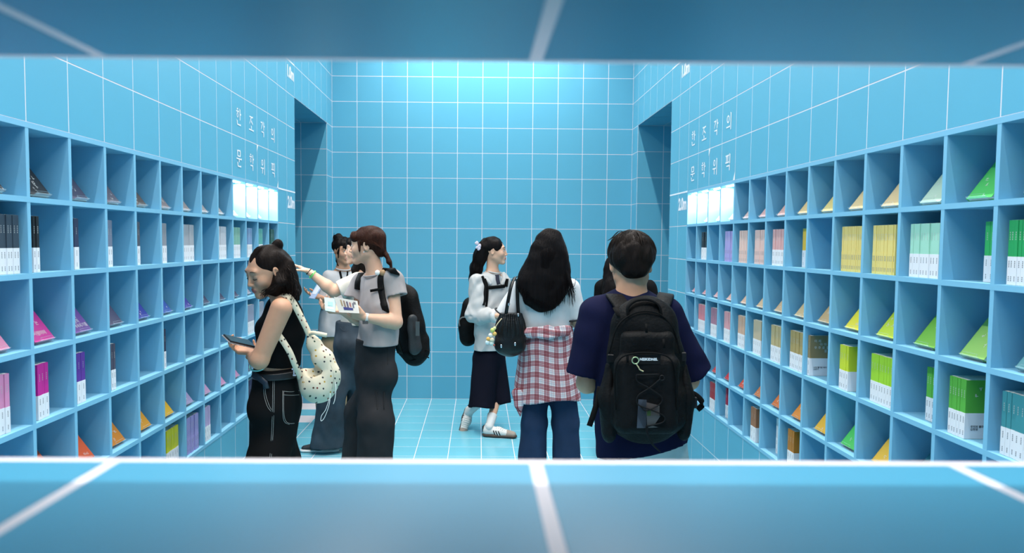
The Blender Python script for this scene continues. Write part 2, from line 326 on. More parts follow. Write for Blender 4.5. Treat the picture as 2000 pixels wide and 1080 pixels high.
# ================================================================ solid shapes for people, clothes and bags: smooth distance fields turned into one skin
def V(*a): return np.array(a, float)
def unit(v): v = np.array(v, float); return v/(np.linalg.norm(v)+1e-12)
def axes(fwd, up=(0,0,1)):                    # columns: right, forward, up
    f = unit(fwd); r = unit(np.cross(f, up)); return np.stack([r, f, np.cross(r, f)], 1)
def rotm(axis, deg): return np.array(Matrix.Rotation(math.radians(deg), 3, Vector(axis)))
class Sdf:
    def __init__(s, lo, hi, h):
        s.lo = np.array(lo, float); s.h = h; s.n = np.ceil((np.array(hi, float)-s.lo)/h).astype(int)+1
        s.d = np.full(s.n, 1.0, np.float32)
    def sub(s, lo, hi):
        a = np.clip(np.floor((np.array(lo)-s.lo)/s.h).astype(int), 0, s.n); b = np.clip(np.ceil((np.array(hi)-s.lo)/s.h).astype(int)+1, 0, s.n)
        sl = tuple(slice(a[i], b[i]) for i in range(3))
        c = [(s.lo[i]+s.h*np.arange(a[i], b[i])).astype(np.float32) for i in range(3)]
        return sl, (c[0][:,None,None], c[1][None,:,None], c[2][None,None,:])
    def put(s, lo, hi, fn, k, mode):
        m = k+3*s.h+.004; sl, C = s.sub(np.array(lo)-m, np.array(hi)+m)
        if any(q.stop <= q.start for q in sl): return s
        e = fn(*C); d = s.d[sl]
        if mode == 'u': a, b = d, e
        elif mode == 's': a, b = -d, e
        else: a, b = -d, -e
        if k > 0:
            hh = np.maximum(k-np.abs(a-b), 0)/k; r = np.minimum(a, b)-hh*hh*k*.25
        else: r = np.minimum(a, b)
        s.d[sl] = r if mode == 'u' else -r
        return s
    def cone(s, a, b, ra, rb=None, k=.012, mode='u', flat=None, capa=0, capb=0):
        a = np.array(a, float); b = np.array(b, float); rb = ra if rb is None else rb; ab = b-a; L2 = max(ab@ab, 1e-9); L = math.sqrt(L2)
        def fn(X, Y, Z):
            x, y, z = X-a[0], Y-a[1], Z-a[2]
            tt = (x*ab[0]+y*ab[1]+z*ab[2])/L2; t = np.clip(tt, 0, 1)
            x = x-t*ab[0]; y = y-t*ab[1]; z = z-t*ab[2]; q = x*x+y*y+z*z
            if flat is not None:
                n, sc = flat; dn = x*n[0]+y*n[1]+z*n[2]; q = q+dn*dn*(1/sc**2-1)
            e = np.sqrt(q)-(ra+(rb-ra)*t)
            if capb: e = np.maximum(e, (tt-1)*L)
            if capa: e = np.maximum(e, -tt*L)
            return e.astype(np.float32)
        R = max(ra, rb)
        return s.put(np.minimum(a, b)-R, np.maximum(a, b)+R, fn, k, mode)
    def path(s, pts, rs, k=.012, mode='u', flat=None):
        rs = [rs]*len(pts) if np.isscalar(rs) else rs
        for i in range(len(pts)-1): s.cone(pts[i], pts[i+1], rs[i], rs[i+1], k, mode, flat)
        return s
    def ell(s, c, r, R=None, k=.012, mode='u'):
        c = np.array(c, float); r = np.array(r if not np.isscalar(r) else (r,)*3, float); R = np.eye(3) if R is None else R
        def fn(X, Y, Z):
            x, y, z = X-c[0], Y-c[1], Z-c[2]
            q = [(x*R[0,i]+y*R[1,i]+z*R[2,i])/r[i] for i in range(3)]
            k0 = np.sqrt(q[0]**2+q[1]**2+q[2]**2); k1 = np.sqrt((q[0]/r[0])**2+(q[1]/r[1])**2+(q[2]/r[2])**2)+1e-6
            return (k0*(k0-1)/k1).astype(np.float32)
        m = np.abs(R)@r
        return s.put(c-m, c+m, fn, k, mode)
    def box(s, c, half, R=None, rd=.01, k=.008, mode='u'):
        c = np.array(c, float); half = np.array(half, float); R = np.eye(3) if R is None else R
        def fn(X, Y, Z):
            x, y, z = X-c[0], Y-c[1], Z-c[2]
            q = [np.abs(x*R[0,i]+y*R[1,i]+z*R[2,i])-(half[i]-rd) for i in range(3)]
            o = np.sqrt(np.maximum(q[0],0)**2+np.maximum(q[1],0)**2+np.maximum(q[2],0)**2)
            return (o+np.minimum(np.maximum(np.maximum(q[0],q[1]),q[2]),0)-rd).astype(np.float32)
        m = np.abs(R)@half
        return s.put(c-m, c+m, fn, k, mode)
    def cut(s, p, n, lo=None, hi=None):          # keep the side against n
        lo = s.lo if lo is None else lo; hi = s.lo+s.h*s.n if hi is None else hi
        sl, (X, Y, Z) = s.sub(lo, hi); n = unit(n)
        s.d[sl] = np.maximum(s.d[sl], (X-p[0])*n[0]+(Y-p[1])*n[1]+(Z-p[2])*n[2]); return s
    def wrinkle(s, amp, freq, stretch=(1,1,1), seed=0, lo=None, hi=None):
        rg = np.random.default_rng(seed); lo = s.lo if lo is None else lo; hi = s.lo+s.h*s.n if hi is None else hi
        sl, (X, Y, Z) = s.sub(lo, hi); w = 0
        for i in range(5):
            v = unit(rg.normal(size=3))*np.array(stretch)*freq*rg.uniform(.6,1.6); ph = rg.uniform(0,6.3); u = rg.normal(size=3)*freq*.35
            w = w+np.sin(X*v[0]+Y*v[1]+Z*v[2]+ph+1.2*np.sin(X*u[0]+Y*u[1]+Z*u[2]))
        s.d[sl] += (w*(amp/2.2)).astype(np.float32); return s
    def surface(s):
        d = s.d.copy()
        for ax in range(3):
            sl = [slice(None)]*3
            for e in (0, -1): sl[ax] = e; d[tuple(sl)] = np.maximum(d[tuple(sl)], .001)
        ins = d < 0; c = np.zeros(np.array(d.shape)-1, np.int8)
        for i in (0,1):
            for j in (0,1):
                for k in (0,1): c += ins[i:d.shape[0]-1+i, j:d.shape[1]-1+j, k:d.shape[2]-1+k]
        idx = np.argwhere((c > 0) & (c < 8))
        if len(idx) == 0: return np.zeros((0,3)), np.zeros((0,4), int)
        cor = [np.array([i,j,k]) for i in (0,1) for j in (0,1) for k in (0,1)]
        val = [d[idx[:,0]+q[0], idx[:,1]+q[1], idx[:,2]+q[2]] for q in cor]
        pos = np.zeros((len(idx),3)); cnt = np.zeros(len(idx))
        for i in range(8):
            for j in range(i+1, 8):
                if np.abs(cor[i]-cor[j]).sum() != 1: continue
                a, b = val[i], val[j]; m = (a < 0) != (b < 0)
                t = np.where(m, a/np.where(m, a-b, 1), 0); pos += m[:,None]*(cor[i]+t[:,None]*(cor[j]-cor[i])); cnt += m
        v = s.lo+s.h*(idx+pos/cnt[:,None])
        mp = np.full(c.shape, -1, np.int32); mp[tuple(idx.T)] = np.arange(len(idx)); F = []
        for ax in range(3):
            o1, o2 = [q for q in range(3) if q != ax]
            if ax == 1: o1, o2 = o2, o1
            A = [slice(1,-1)]*3; B = [slice(1,-1)]*3; A[ax] = slice(0,-1); B[ax] = slice(1,None)
            a, b = ins[tuple(A)], ins[tuple(B)]; e = np.argwhere(a != b)
            if len(e) == 0: continue
            fl = a[tuple(e.T)]; base = e.copy(); base[:,o1] += 1; base[:,o2] += 1
            q = []
            for da, db in ((1,1),(0,1),(0,0),(1,0)):
                w = base.copy(); w[:,o1] -= da; w[:,o2] -= db; q.append(mp[tuple(w.T)])
            q = np.stack(q, 1); q[~fl] = q[~fl][:, ::-1]; F.append(q)
        return v, np.concatenate(F)
    def build(s, name, m, parent=None, color=None, origin=None, attr=None, smooth_it=1):
        v, f = s.surface()
        if smooth_it:                                # a little relaxing takes the voxel steps off
            e = np.concatenate([f[:,[0,1]],f[:,[1,2]],f[:,[2,3]],f[:,[3,0]]])
            for it in range(smooth_it):
                acc = np.zeros_like(v); np.add.at(acc, e[:,0], v[e[:,1]]); n = np.bincount(e[:,0], minlength=len(v))
                v = np.where((n > 0)[:,None], v*.5+acc/np.maximum(n,1)[:,None]*.5, v)
        return np_obj(name, v, f, m, parent, color, origin, attr)
def np_obj(name, v, f, m, parent=None, color=None, origin=None, attr=None):
    me = bpy.data.meshes.new(name); org = np.zeros(3) if origin is None else np.array(origin, float)
    k = f.shape[1]
    me.vertices.add(len(v)); me.vertices.foreach_set('co', (v-org).astype(np.float32).ravel())
    me.loops.add(f.size); me.loops.foreach_set('vertex_index', f.astype(np.int32).ravel())
    me.polygons.add(len(f)); me.polygons.foreach_set('loop_start', np.arange(0, f.size, k, dtype=np.int32))
    me.polygons.foreach_set('use_smooth', np.ones(len(f), bool)); me.update(calc_edges=True); me.validate()
    for nm, fn in (('col', color), ('pat', attr)):
        if fn is not None:
            c = np.asarray(fn(v), np.float32)
            if nm == 'col': a = me.attributes.new('col','FLOAT_COLOR','POINT'); c = np.concatenate([c, np.ones((len(c),1),np.float32)],1); a.data.foreach_set('color', c.ravel())
            else: a = me.attributes.new('pat','FLOAT_VECTOR','POINT'); a.data.foreach_set('vector', c.ravel())
    me.materials.append(m); o = bpy.data.objects.new(name, me); COL.objects.link(o)
    o.location = org
    if parent is not None:
        o.parent = parent; o.location = org-wl(parent)
    return o
def wl(o):                                            # where a thing or part sits in the place
    p = np.array(o.location)
    return p if o.parent is None else p+wl(o.parent)
def kid(mb, name, m, parent, smooth=True):            # world-space shapes made a child of a thing standing at parent.location
    L = wl(parent)
    mb.v = [tuple(np.array(p)-L) for p in mb.v]; return mb.build(name, m, parent, smooth)

# ---------------------------------------------------------------- skin, head, hand
SKIN = {'fair': V(.64,.375,.255), 'warm': V(.54,.285,.175), 'tan': V(.45,.24,.15)}
M_SKIN = mat('skin', (.6,.4,.3), .5, attr='col', var=.04, scale=40, spec=.35)
_sb = M_SKIN.node_tree.nodes['Principled BSDF']; _sb.inputs['Subsurface Weight'].default_value = .12; _sb.inputs['Subsurface Radius'].default_value = (.9,.3,.15); _sb.inputs['Subsurface Scale'].default_value = .008
M_EYEW = mat('eye_white', (.75,.73,.71), .25); M_IRIS = mat('iris_dark', (.02,.012,.01), .15); M_LASH = mat('lash', (.012,.009,.008), .6)
class Head:
    def __init__(s, c, R, sc=1.0): s.c = np.array(c, float); s.R = R; s.k = sc
    def p(s, x, y, z): return s.c+s.R@(V(x,y,z)*s.k)
    def loc(s, v): return (v-s.c)@s.R/s.k
def head(g, H, neck, nr=.050, female=True):           # neck: base of the neck
    k = H.k; E = lambda c, r, kk=.02, mode='u', R=None: g.ell(H.p(*c), V(*r)*k, H.R if R is None else H.R@R, kk*k, mode)
    Cn = lambda a, b, ra, rb, kk=.015, mode='u': g.cone(H.p(*a), H.p(*b), ra*k, rb*k, kk*k, mode)
    E((0,-.018,.030),(.073,.090,.080)); E((0,.022,-.022),(.0625,.064,.086),.03)
    for x in (-1,1):
        Cn((x*.048,-.004,-.052),(x*.014,.062,-.096),.021,.016,.02)
        E((x*.036,.056,-.028),(.026,.026,.028),.02)
    E((0,.070,-.098),(.019,.018,.015),.018)
    Cn((-.034,.072,.024),(.034,.072,.024),.0125,.0125,.02)
    for x in (-1,1): E((x*.032,.094,.003),(.017,.010,.010),.012,'s')
    for x in (-1,1): E((x*.031,.0725,.002),(.0155,.0135,.0115),.006)
    Cn((0,.082,.012),(0,.1005,-.030),.0065,.0085,.010); E((0,.100,-.034),(.0085,.009,.008),.006)
    for x in (-1,1): E((x*.0105,.092,-.037),(.007,.008,.0065),.006)
    E((0,.078,-.064),(.026,.014,.020),.015)
    E((0,.0895,-.0615),(.019,.0075,.0052),.004); E((0,.0885,-.0705),(.0165,.0078,.0060),.004)
    Cn((-.02,.097,-.0658),(.02,.097,-.0658),.0016,.0016,.003,'s')
    for x in (-1,1):
        Rr = rotm((0,0,1), x*-22)@rotm((1,0,0), -12)
        E((x*.075,-.010,-.006),(.0085,.019,.031),.006,'u',Rr); E((x*.085,-.006,-.002),(.008,.011,.020),.003,'s',Rr)
    g.cone(H.p(0,-.022,-.045), np.array(neck), nr*k, (nr+.006)*k, .025)
def head_color(H, base, lips=(.50,.16,.14), brows=None):
    def fn(v):
        q = H.loc(v); c = np.tile(base, (len(v),1))
        d = np.sqrt((q[:,0]/.021)**2+((q[:,2]+.0662)/.0115)**2); w = np.clip((1.12-d)/.25,0,1)*(q[:,1] > .07); c = c*(1-w[:,None])+np.array(lips)*w[:,None]
        d = np.sqrt(((np.abs(q[:,0])-.042)/.026)**2+((q[:,2]+.03)/.022)**2); w = .22*np.clip(1.1-d,0,1)*(q[:,1] > .02); c = c*(1-w[:,None])+np.array((.62,.27,.22))*w[:,None]
        d = np.sqrt(((np.abs(q[:,0])-.0065)/.0045)**2+((q[:,2]+.0435)/.0035)**2+((q[:,1]-.095)/.010)**2); w = .85*np.clip(1.3-d,0,1); c = c*(1-w[:,None])+np.array((.10,.04,.03))*w[:,None]
        return c
    return fn
def face_bits(H, parent, look=0, closed=False, hair=(.02,.015,.012), sides=(-1,1)):
    mb_l = MB()
    for x in sides:
        if not closed:
            e = MB(); R = H.R; e.ell(H.p(x*.031,.0802,.0015), V(.0128,.0062,.0058)*H.k, R, 14, 8); o = kid(e,'eye',M_EYEW,parent)
            i = MB(); i.ell(H.p(x*.031+look*.004,.0845,.0018), V(.0052,.0026,.0052)*H.k, R, 12, 6); kid(i,'iris',M_IRIS,parent)
        zz = -.006 if closed else .0062
        pts = [H.p(x*(.031+.0155*t), .0815+.006*(1-t*t)-.003*max(0,t), zz+(.0035 if not closed else -.002)*(1-t*t)-.0015) for t in np.linspace(-1,1,9)]
        m = MB(); m.tube(pts, [.0008*H.k]+[.0018*H.k]*7+[.0010*H.k], 5); kid(m,'eyelashes',M_LASH,parent)
        pts = [H.p(x*(.034+.020*t), .0855-.009*max(0,t)**2-.002*t, .0265+.004*(1-t*t)-.002*max(0,t)) for t in np.linspace(-1,1,9)]
        m = MB(); m.tube(pts, [.0016*H.k,.0026*H.k,.0028*H.k,.0028*H.k,.0026*H.k,.0024*H.k,.002*H.k,.0015*H.k,.0007*H.k], 5, .7); kid(m,'eyebrow',mat('brow',hair,.7),parent)
def hand(g, wrist, d, n, side, curl=(.3,.3,.3,.3), thumb=.4, spread=.10, sc=.95, base_r=.024):
    # d: along the hand, n: palm normal (fingers curl towards it), side: +1 thumb on d x n side
    d = unit(d); n = unit(n-d*np.dot(n,d)); t = unit(np.cross(d,n))*side; w = np.array(wrist, float)
    P = lambda a, b, c: w+(d*a+t*b+n*c)*sc
    g.cone(P(-.03,0,0), P(.02,0,0), base_r*sc, .024*sc, .012, flat=(n,.75))
    g.box(P(.052,0,0), V(.036,.038,.0135)*sc, np.stack([d,t,n],1), .012, .012)
    ln = (.040,.045,.042,.033); br = (.0088,.009,.0086,.0078); tips = []
    for i in range(4):
        b = (.0285-.0190*i); p = P(.082+(.004,.008,.005,-.003)[i], b, 0); a = curl[i]; cur = p; ang = 0
        dd = unit(d+t*(1.5-i)*spread)
        for j in range(3):
            ang += a*(.8 if j == 0 else 1.0); L = ln[i]*(1,.62,.5)[j]*sc
            q = cur+(dd*math.cos(ang)+n*math.sin(ang))*L; g.cone(cur, q, br[i]*sc*(1-.10*j), br[i]*sc*(.9-.10*j), .003); cur = q
        tips.append(cur)
    p0 = P(.018,.026,.004); p1 = P(.052,.052,.012+.012*thumb); p2 = p1+(d*math.cos(thumb)*.030+t*(.012-.018*thumb)+n*math.sin(thumb)*.028)*sc
    p3 = p2+(d*.8*.026-t*.010*thumb+n*.6*thumb*.024)*sc
    g.cone(p0, p1, .0145*sc, .0105*sc, .010); g.cone(p1, p2, .0102*sc, .0092*sc, .003); g.cone(p2, p3, .0092*sc, .0072*sc, .003)
    return tips, P
def arm(g, sh, el, wr, r=(.047,.040,.036,.024), k=.02):
    sh, el, wr = map(np.array, (sh,el,wr)); m = el*.72+wr*.28
    g.cone(sh, el, r[0], r[1], k); g.cone(el, m, r[1]*.97, r[2]*1.08, k); g.cone(m, wr, r[2]*1.08, r[3], k)
def bounds(pts, m): a = np.array(pts); return a.min(0)-m, a.max(0)+m
def hair_mat(name, c, z=.06): return mat(name, c, .48, var=.35, scale=90, bump=.35, bscale=160, stretch=(1,1,z), spec=.07)
def strands(paths, r0, m, parent, name='hair_strands', n=3):
    mb = MB()
    for pts in paths: mb.tube(pts, [r0]+[r0]*(len(pts)-2)+[r0*.15], n, cap=False)
    return kid(mb, name, m, parent)
def bez(pts, n=12):                                  # smooth curve through points
    pts = [np.array(p, float) for p in pts]; out = []
    for i in range(len(pts)-1):
        p0, p1, p2, p3 = pts[max(i-1,0)], pts[i], pts[i+1], pts[min(i+2,len(pts)-1)]
        for t in np.linspace(0,1,n,endpoint=False): out.append(.5*((2*p1)+(-p0+p2)*t+(2*p0-5*p1+4*p2-p3)*t*t+(-p0+3*p1-3*p2+p3)*t**3))
    return out+[pts[-1]]
def ribbon(mb, pts, w, th, side):                    # flat strap: w along side
    pts = [np.array(p, float) for p in pts]; v = []; f = []; m = len(pts); sd = (lambda i: np.array(side, float))
    for i in range(m):
        t = unit(pts[min(i+1,m-1)]-pts[max(i-1,0)])
        if isinstance(side, tuple) and side[0] == 'c': a = unit(np.cross(t, unit(pts[i]-side[1]))); b = np.cross(t,a)
        else: a = unit(sd(i)-t*np.dot(sd(i),t)); b = np.cross(t,a)
        for x, y in ((-1,-1),(1,-1),(1,1),(-1,1)): v.append(pts[i]+a*w/2*x+b*th/2*y)
    for i in range(m-1):
        for k in range(4): f.append((i*4+k, i*4+(k+1)%4, i*4+4+(k+1)%4, i*4+4+k))
    f += [(3,2,1,0),(m*4-4,m*4-3,m*4-2,m*4-1)]; return mb.add(v, f)
def shoe(base, fwd, mats, parent=None, L=.255, W=.088, name='shoe', lift=0, R=None):
    # a low shoe: sole + upper, heel at -.3L, toe at +.7L from the ankle's foot point
    if R is None: R = axes((fwd[0],fwd[1],0))
    b = np.array(base, float); p = lambda x,y,z: b+R@V(x,y,z)
    g = Sdf(b-.3, b+.3, .004)
    g.cone(p(0,-.07,.045), p(0,.03,.042), .036, .038, .02); g.cone(p(0,.03,.04), p(.004,.15,.026), .038, .026, .02, flat=(R[:,2],.95)); g.cone(p(0,-.06,.06), p(0,-.05,.085), .034, .036, .02)
    g.cut(p(0,0,.014), -R[:,2]); g.cone(p(0,-.045,.075), p(0,-.04,.14), .027, .03, .004, 's')
    up = g.build(name, mats[0], parent)
    s = Sdf(b-.3, b+.3, .004)
    s.cone(p(0,-.07,.012), p(0,.0,.012), .039, .038, .03, flat=(R[:,2],.5)); s.cone(p(0,.0,.012), p(.004,.15,.014), .038, .036, .03, flat=(R[:,2],.45))
    s.cut(p(0,0,.0), -R[:,2])
    s.build('sole', mats[1], up)
    return p, R, up

# ================================================================ people
def fabric(name, c, rough=.85, var=.08, scale=14, bump=.12, bscale=500, **k): return mat(name, c, rough, var=var, scale=scale, bump=bump, bscale=bscale, spec=.06, **k)
BLACK_SHOE = (mat('shoe_black', (.02,.02,.022), .5), mat('sole_dark', (.03,.03,.03), .7))
WHITE_SHOE = (mat('shoe_black', (.02,.02,.022), .5), mat('sole_white', (.75,.74,.72), .6))
def mid(a, b, t=.5): return np.array(a)*(1-t)+np.array(b)*t
def sleeve(g, a, b, ra, rb, hollow=.03, th=.013, k=.02, flat=None): g.cone(a, b, ra, rb, k, capb=1, flat=flat)
def sleeve_in(g, a, b, ra, rb, hollow=.03, th=.013, k=.02, flat=None):   # the opening, cut after the folds so that the rim stays whole
    if hollow <= 0: return
    d = unit(np.array(b)-np.array(a)); g.cut(b, d, np.array(b)-rb*1.3, np.array(b)+rb*1.3+.02) if 0 else None
    g.cone(np.array(b)-d*hollow, np.array(b)+d*.03, rb-th, rb-th, .002, 's', flat=flat)
def trousers(name, m, parent, pel, knees, ankles, rw, rh, rk, ra, fwd, zt, amp=.005, freq=26, seed=1, h=.0075, flat=.66, color=None, r0=None):
    # pel: centre of the pelvis; rw waist, rh hip half-widths; zt top edge
    pts = [pel, *knees, *ankles]; lo, hi = bounds(pts, .25); lo[2] = min(a[2] for a in ankles)-.02; hi[2] = zt+.02
    g = Sdf(lo, hi, h); pel = np.array(pel); f = unit((fwd[0],fwd[1],0)); r = np.cross(f,(0,0,1))
    g.cone((pel[0],pel[1],zt), pel-V(0,0,.02), rw, rh, .02, flat=(f,flat))
    for s, kn, an in ((-1,knees[0],ankles[0]),(1,knees[1],ankles[1])):
        hip = pel+r*s*rh*.46-V(0,0,.03)
        g.cone(hip, kn, r0 or rh*.56, rk, .04); g.cone(kn, an, rk, ra, .02, capb=1)
    g.wrinkle(amp, freq, (1,1,.45), seed); g.wrinkle(amp*.4, freq*2.6, (1,1,.6), seed+1); g.cut((0,0,zt), (0,0,1))
    for an in ankles: g.cut((0,0,an[2]), (0,0,-1), np.array(an)-.2, np.array(an)+V(.2,.2,.1))
    return g.build(name, m, parent, color)

# ---------------------------------------------------------------- man with the black backpack
def man():
    D = 3.0; hc = at(1232,516,D+.02); base = V(hc[0],hc[1],0)
    H = Head(hc, axes(V(.02,1,-.16)), 1.04)
    nb = at(1233,582,D-.01); shl = at(1160,614,D); shr = at(1309,613,D)
    ell_, elr = at(1146,748,D+.02), at(1345,742,D+.04); wrl, wrr = at(1185,745,D+.26), at(1300,745,D+.27)
    lo, hi = bounds([hc,nb,shl,shr,ell_,elr,wrl,wrr], .16); lo[2] = .95
    g = Sdf(lo, hi, .0045); head(g, H, nb, .053, False)
    g.cone(nb-V(0,0,.01), at(1234,640,D), .052, .10, .05, flat=(V(0,1,0),.6)); g.cone(at(1234,640,D), at(1238,820,D), .11, .12, .03, flat=(V(0,1,0),.6))
    for a in (shl,shr): g.cone(nb-V(0,0,.025), a, .040, .034, .04)
    arm(g, shl, ell_, wrl, (.036,.041,.038,.027)); arm(g, shr, elr, wrr, (.036,.041,.038,.027))
    hand(g, wrl, V(.5,.8,.1), V(.6,-.2,.8), -1, (.5,.5,.5,.5)); hand(g, wrr, V(-.5,.8,.1), V(-.6,-.2,.8), 1, (.5,.5,.5,.5))
    b = g.build('person', M_SKIN, None, head_color(H, SKIN['warm']), base)
    tag(b, 'man in a navy T-shirt with cropped black hair wearing a big black backpack', 'person')
    face_bits(H, b)
    # hair: thick cap, tapered nape
    M = hair_mat('hair_black_brown', (.011,.0075,.0062), .25); g = Sdf(hc-.16, hc+.16, .003)
    E = lambda c, r, k=.015, mode='u': g.ell(H.p(*c), V(*r)*H.k, H.R, k, mode)
    E((0,-.016,.046),(.090,.106,.084)); E((0,-.060,.012),(.080,.058,.058),.03); E((0,-.072,-.030),(.050,.034,.036),.02)
    E((0,.06,.07),(.07,.05,.045),.03)
    E((0,.13,-.045),(.11,.10,.085),.01,'s'); E((.112,-.010,-.050),(.050,.070,.060),.008,'s'); E((-.112,-.010,-.050),(.050,.070,.060),.008,'s')
    E((.07,-.07,-.115),(.040,.06,.045),.01,'s'); E((-.07,-.07,-.115),(.040,.06,.045),.01,'s')
    g.wrinkle(.0035, 120, (1,1,.28), 3); hr = g.build('hair', M, b)
    ps = []
    for i in range(150):                                   # loose locks falling from the crown
        a = RNG.uniform(-2.6,2.6); e = RNG.uniform(.15,1.0)
        pts = []
        for t in np.linspace(0,1,7):
            th = .12+t*(1.05+.45*e)*1.0; x = math.sin(a)*math.sin(th); y = -math.cos(a)*math.sin(th); z = math.cos(th)
            pts.append(H.p(x*.0925, -.016+y*.108, .046+z*.0860+RNG.normal()*.0006))
        ps.append(pts)
    for i in range(3):
        pts = [H.p(-.02-.005*i+RNG.normal()*.004, -.02, .126), H.p(-.045-.004*i,-.02,.124+RNG.uniform(-.003,.003)), H.p(-.076-.002*i,-.02,.100), H.p(-.095,-.02,.09)]
        ps.append(bez(pts,4))
    strands(ps, .0013, M, hr, 'hair_locks')
    # T-shirt
    MT = fabric('cotton_navy', (.0075,.0085,.030)); f = V(0,1,0)
    lo, hi = bounds([nb,shl,shr,ell_,elr,at(1180,905,D),at(1350,905,D)], .13); lo[1] -= .05; hi[1] += .08
    g = Sdf(lo, hi, .0056)
    up, ch, lo_ = at(1234,632,D), at(1237,720,D+.01), at(1256,900,D+.0)
    g.cone(up, ch, .150, .172, .04, flat=(f,.62)); g.cone(ch, lo_, .172, .192, .03, flat=(f,.62))
    for a in (shl,shr): g.cone(nb-V(0,0,.035), a, .045, .052, .05)
    SL = [(shl+V(.015,0,.0), at(1138,735,D+.015), .070, .080, .035, .021), (shr-V(.015,0,0), at(1356,726,D+.03), .070, .082, .035, .021)]; [sleeve(g, *q) for q in SL]
    g.ell(nb+V(0,-.015,-.030), (.078,.062,.042), None, .03)
    g.ell(nb+V(0,.016,.035), (.060,.066,.045), None, .006, 's')
    g.wrinkle(.007, 19, (1,1,.6), 5); g.wrinkle(.002, 60, (1,1,.7), 6); [sleeve_in(g, *q) for q in SL]
    hp = at(1262,874,D); g.cut(hp, V(.20,0,-1)); tee = g.build('t_shirt', MT, b)
    ring = [nb+V(.060*math.cos(a), .010+.060*math.sin(a), -.004+.016*math.sin(a)) for a in np.linspace(0,2*math.pi,25)]
    m = MB(); m.tube(ring, .006, 6, cap=False); kid(m,'collar',MT,tee)
    # trousers and shoes
    MP = fabric('twill_pale_grey', (.42,.50,.50)); pel = V(at(1262,850,D)[0],base[1]+.02,.88)
    kn = [V(pel[0]-.12,pel[1]+.01,.50),V(pel[0]+.12,pel[1]+.01,.50)]; an = [V(pel[0]-.13,pel[1],.06),V(pel[0]+.13,pel[1],.06)]
    trousers('trousers', MP, b, pel, kn, an, .14, .168, .10, .095, f, 1.0)
    for a in an: shoe((a[0],a[1]+.02,0), f, WHITE_SHOE, b)
    return b, D
MAN, DM = man()

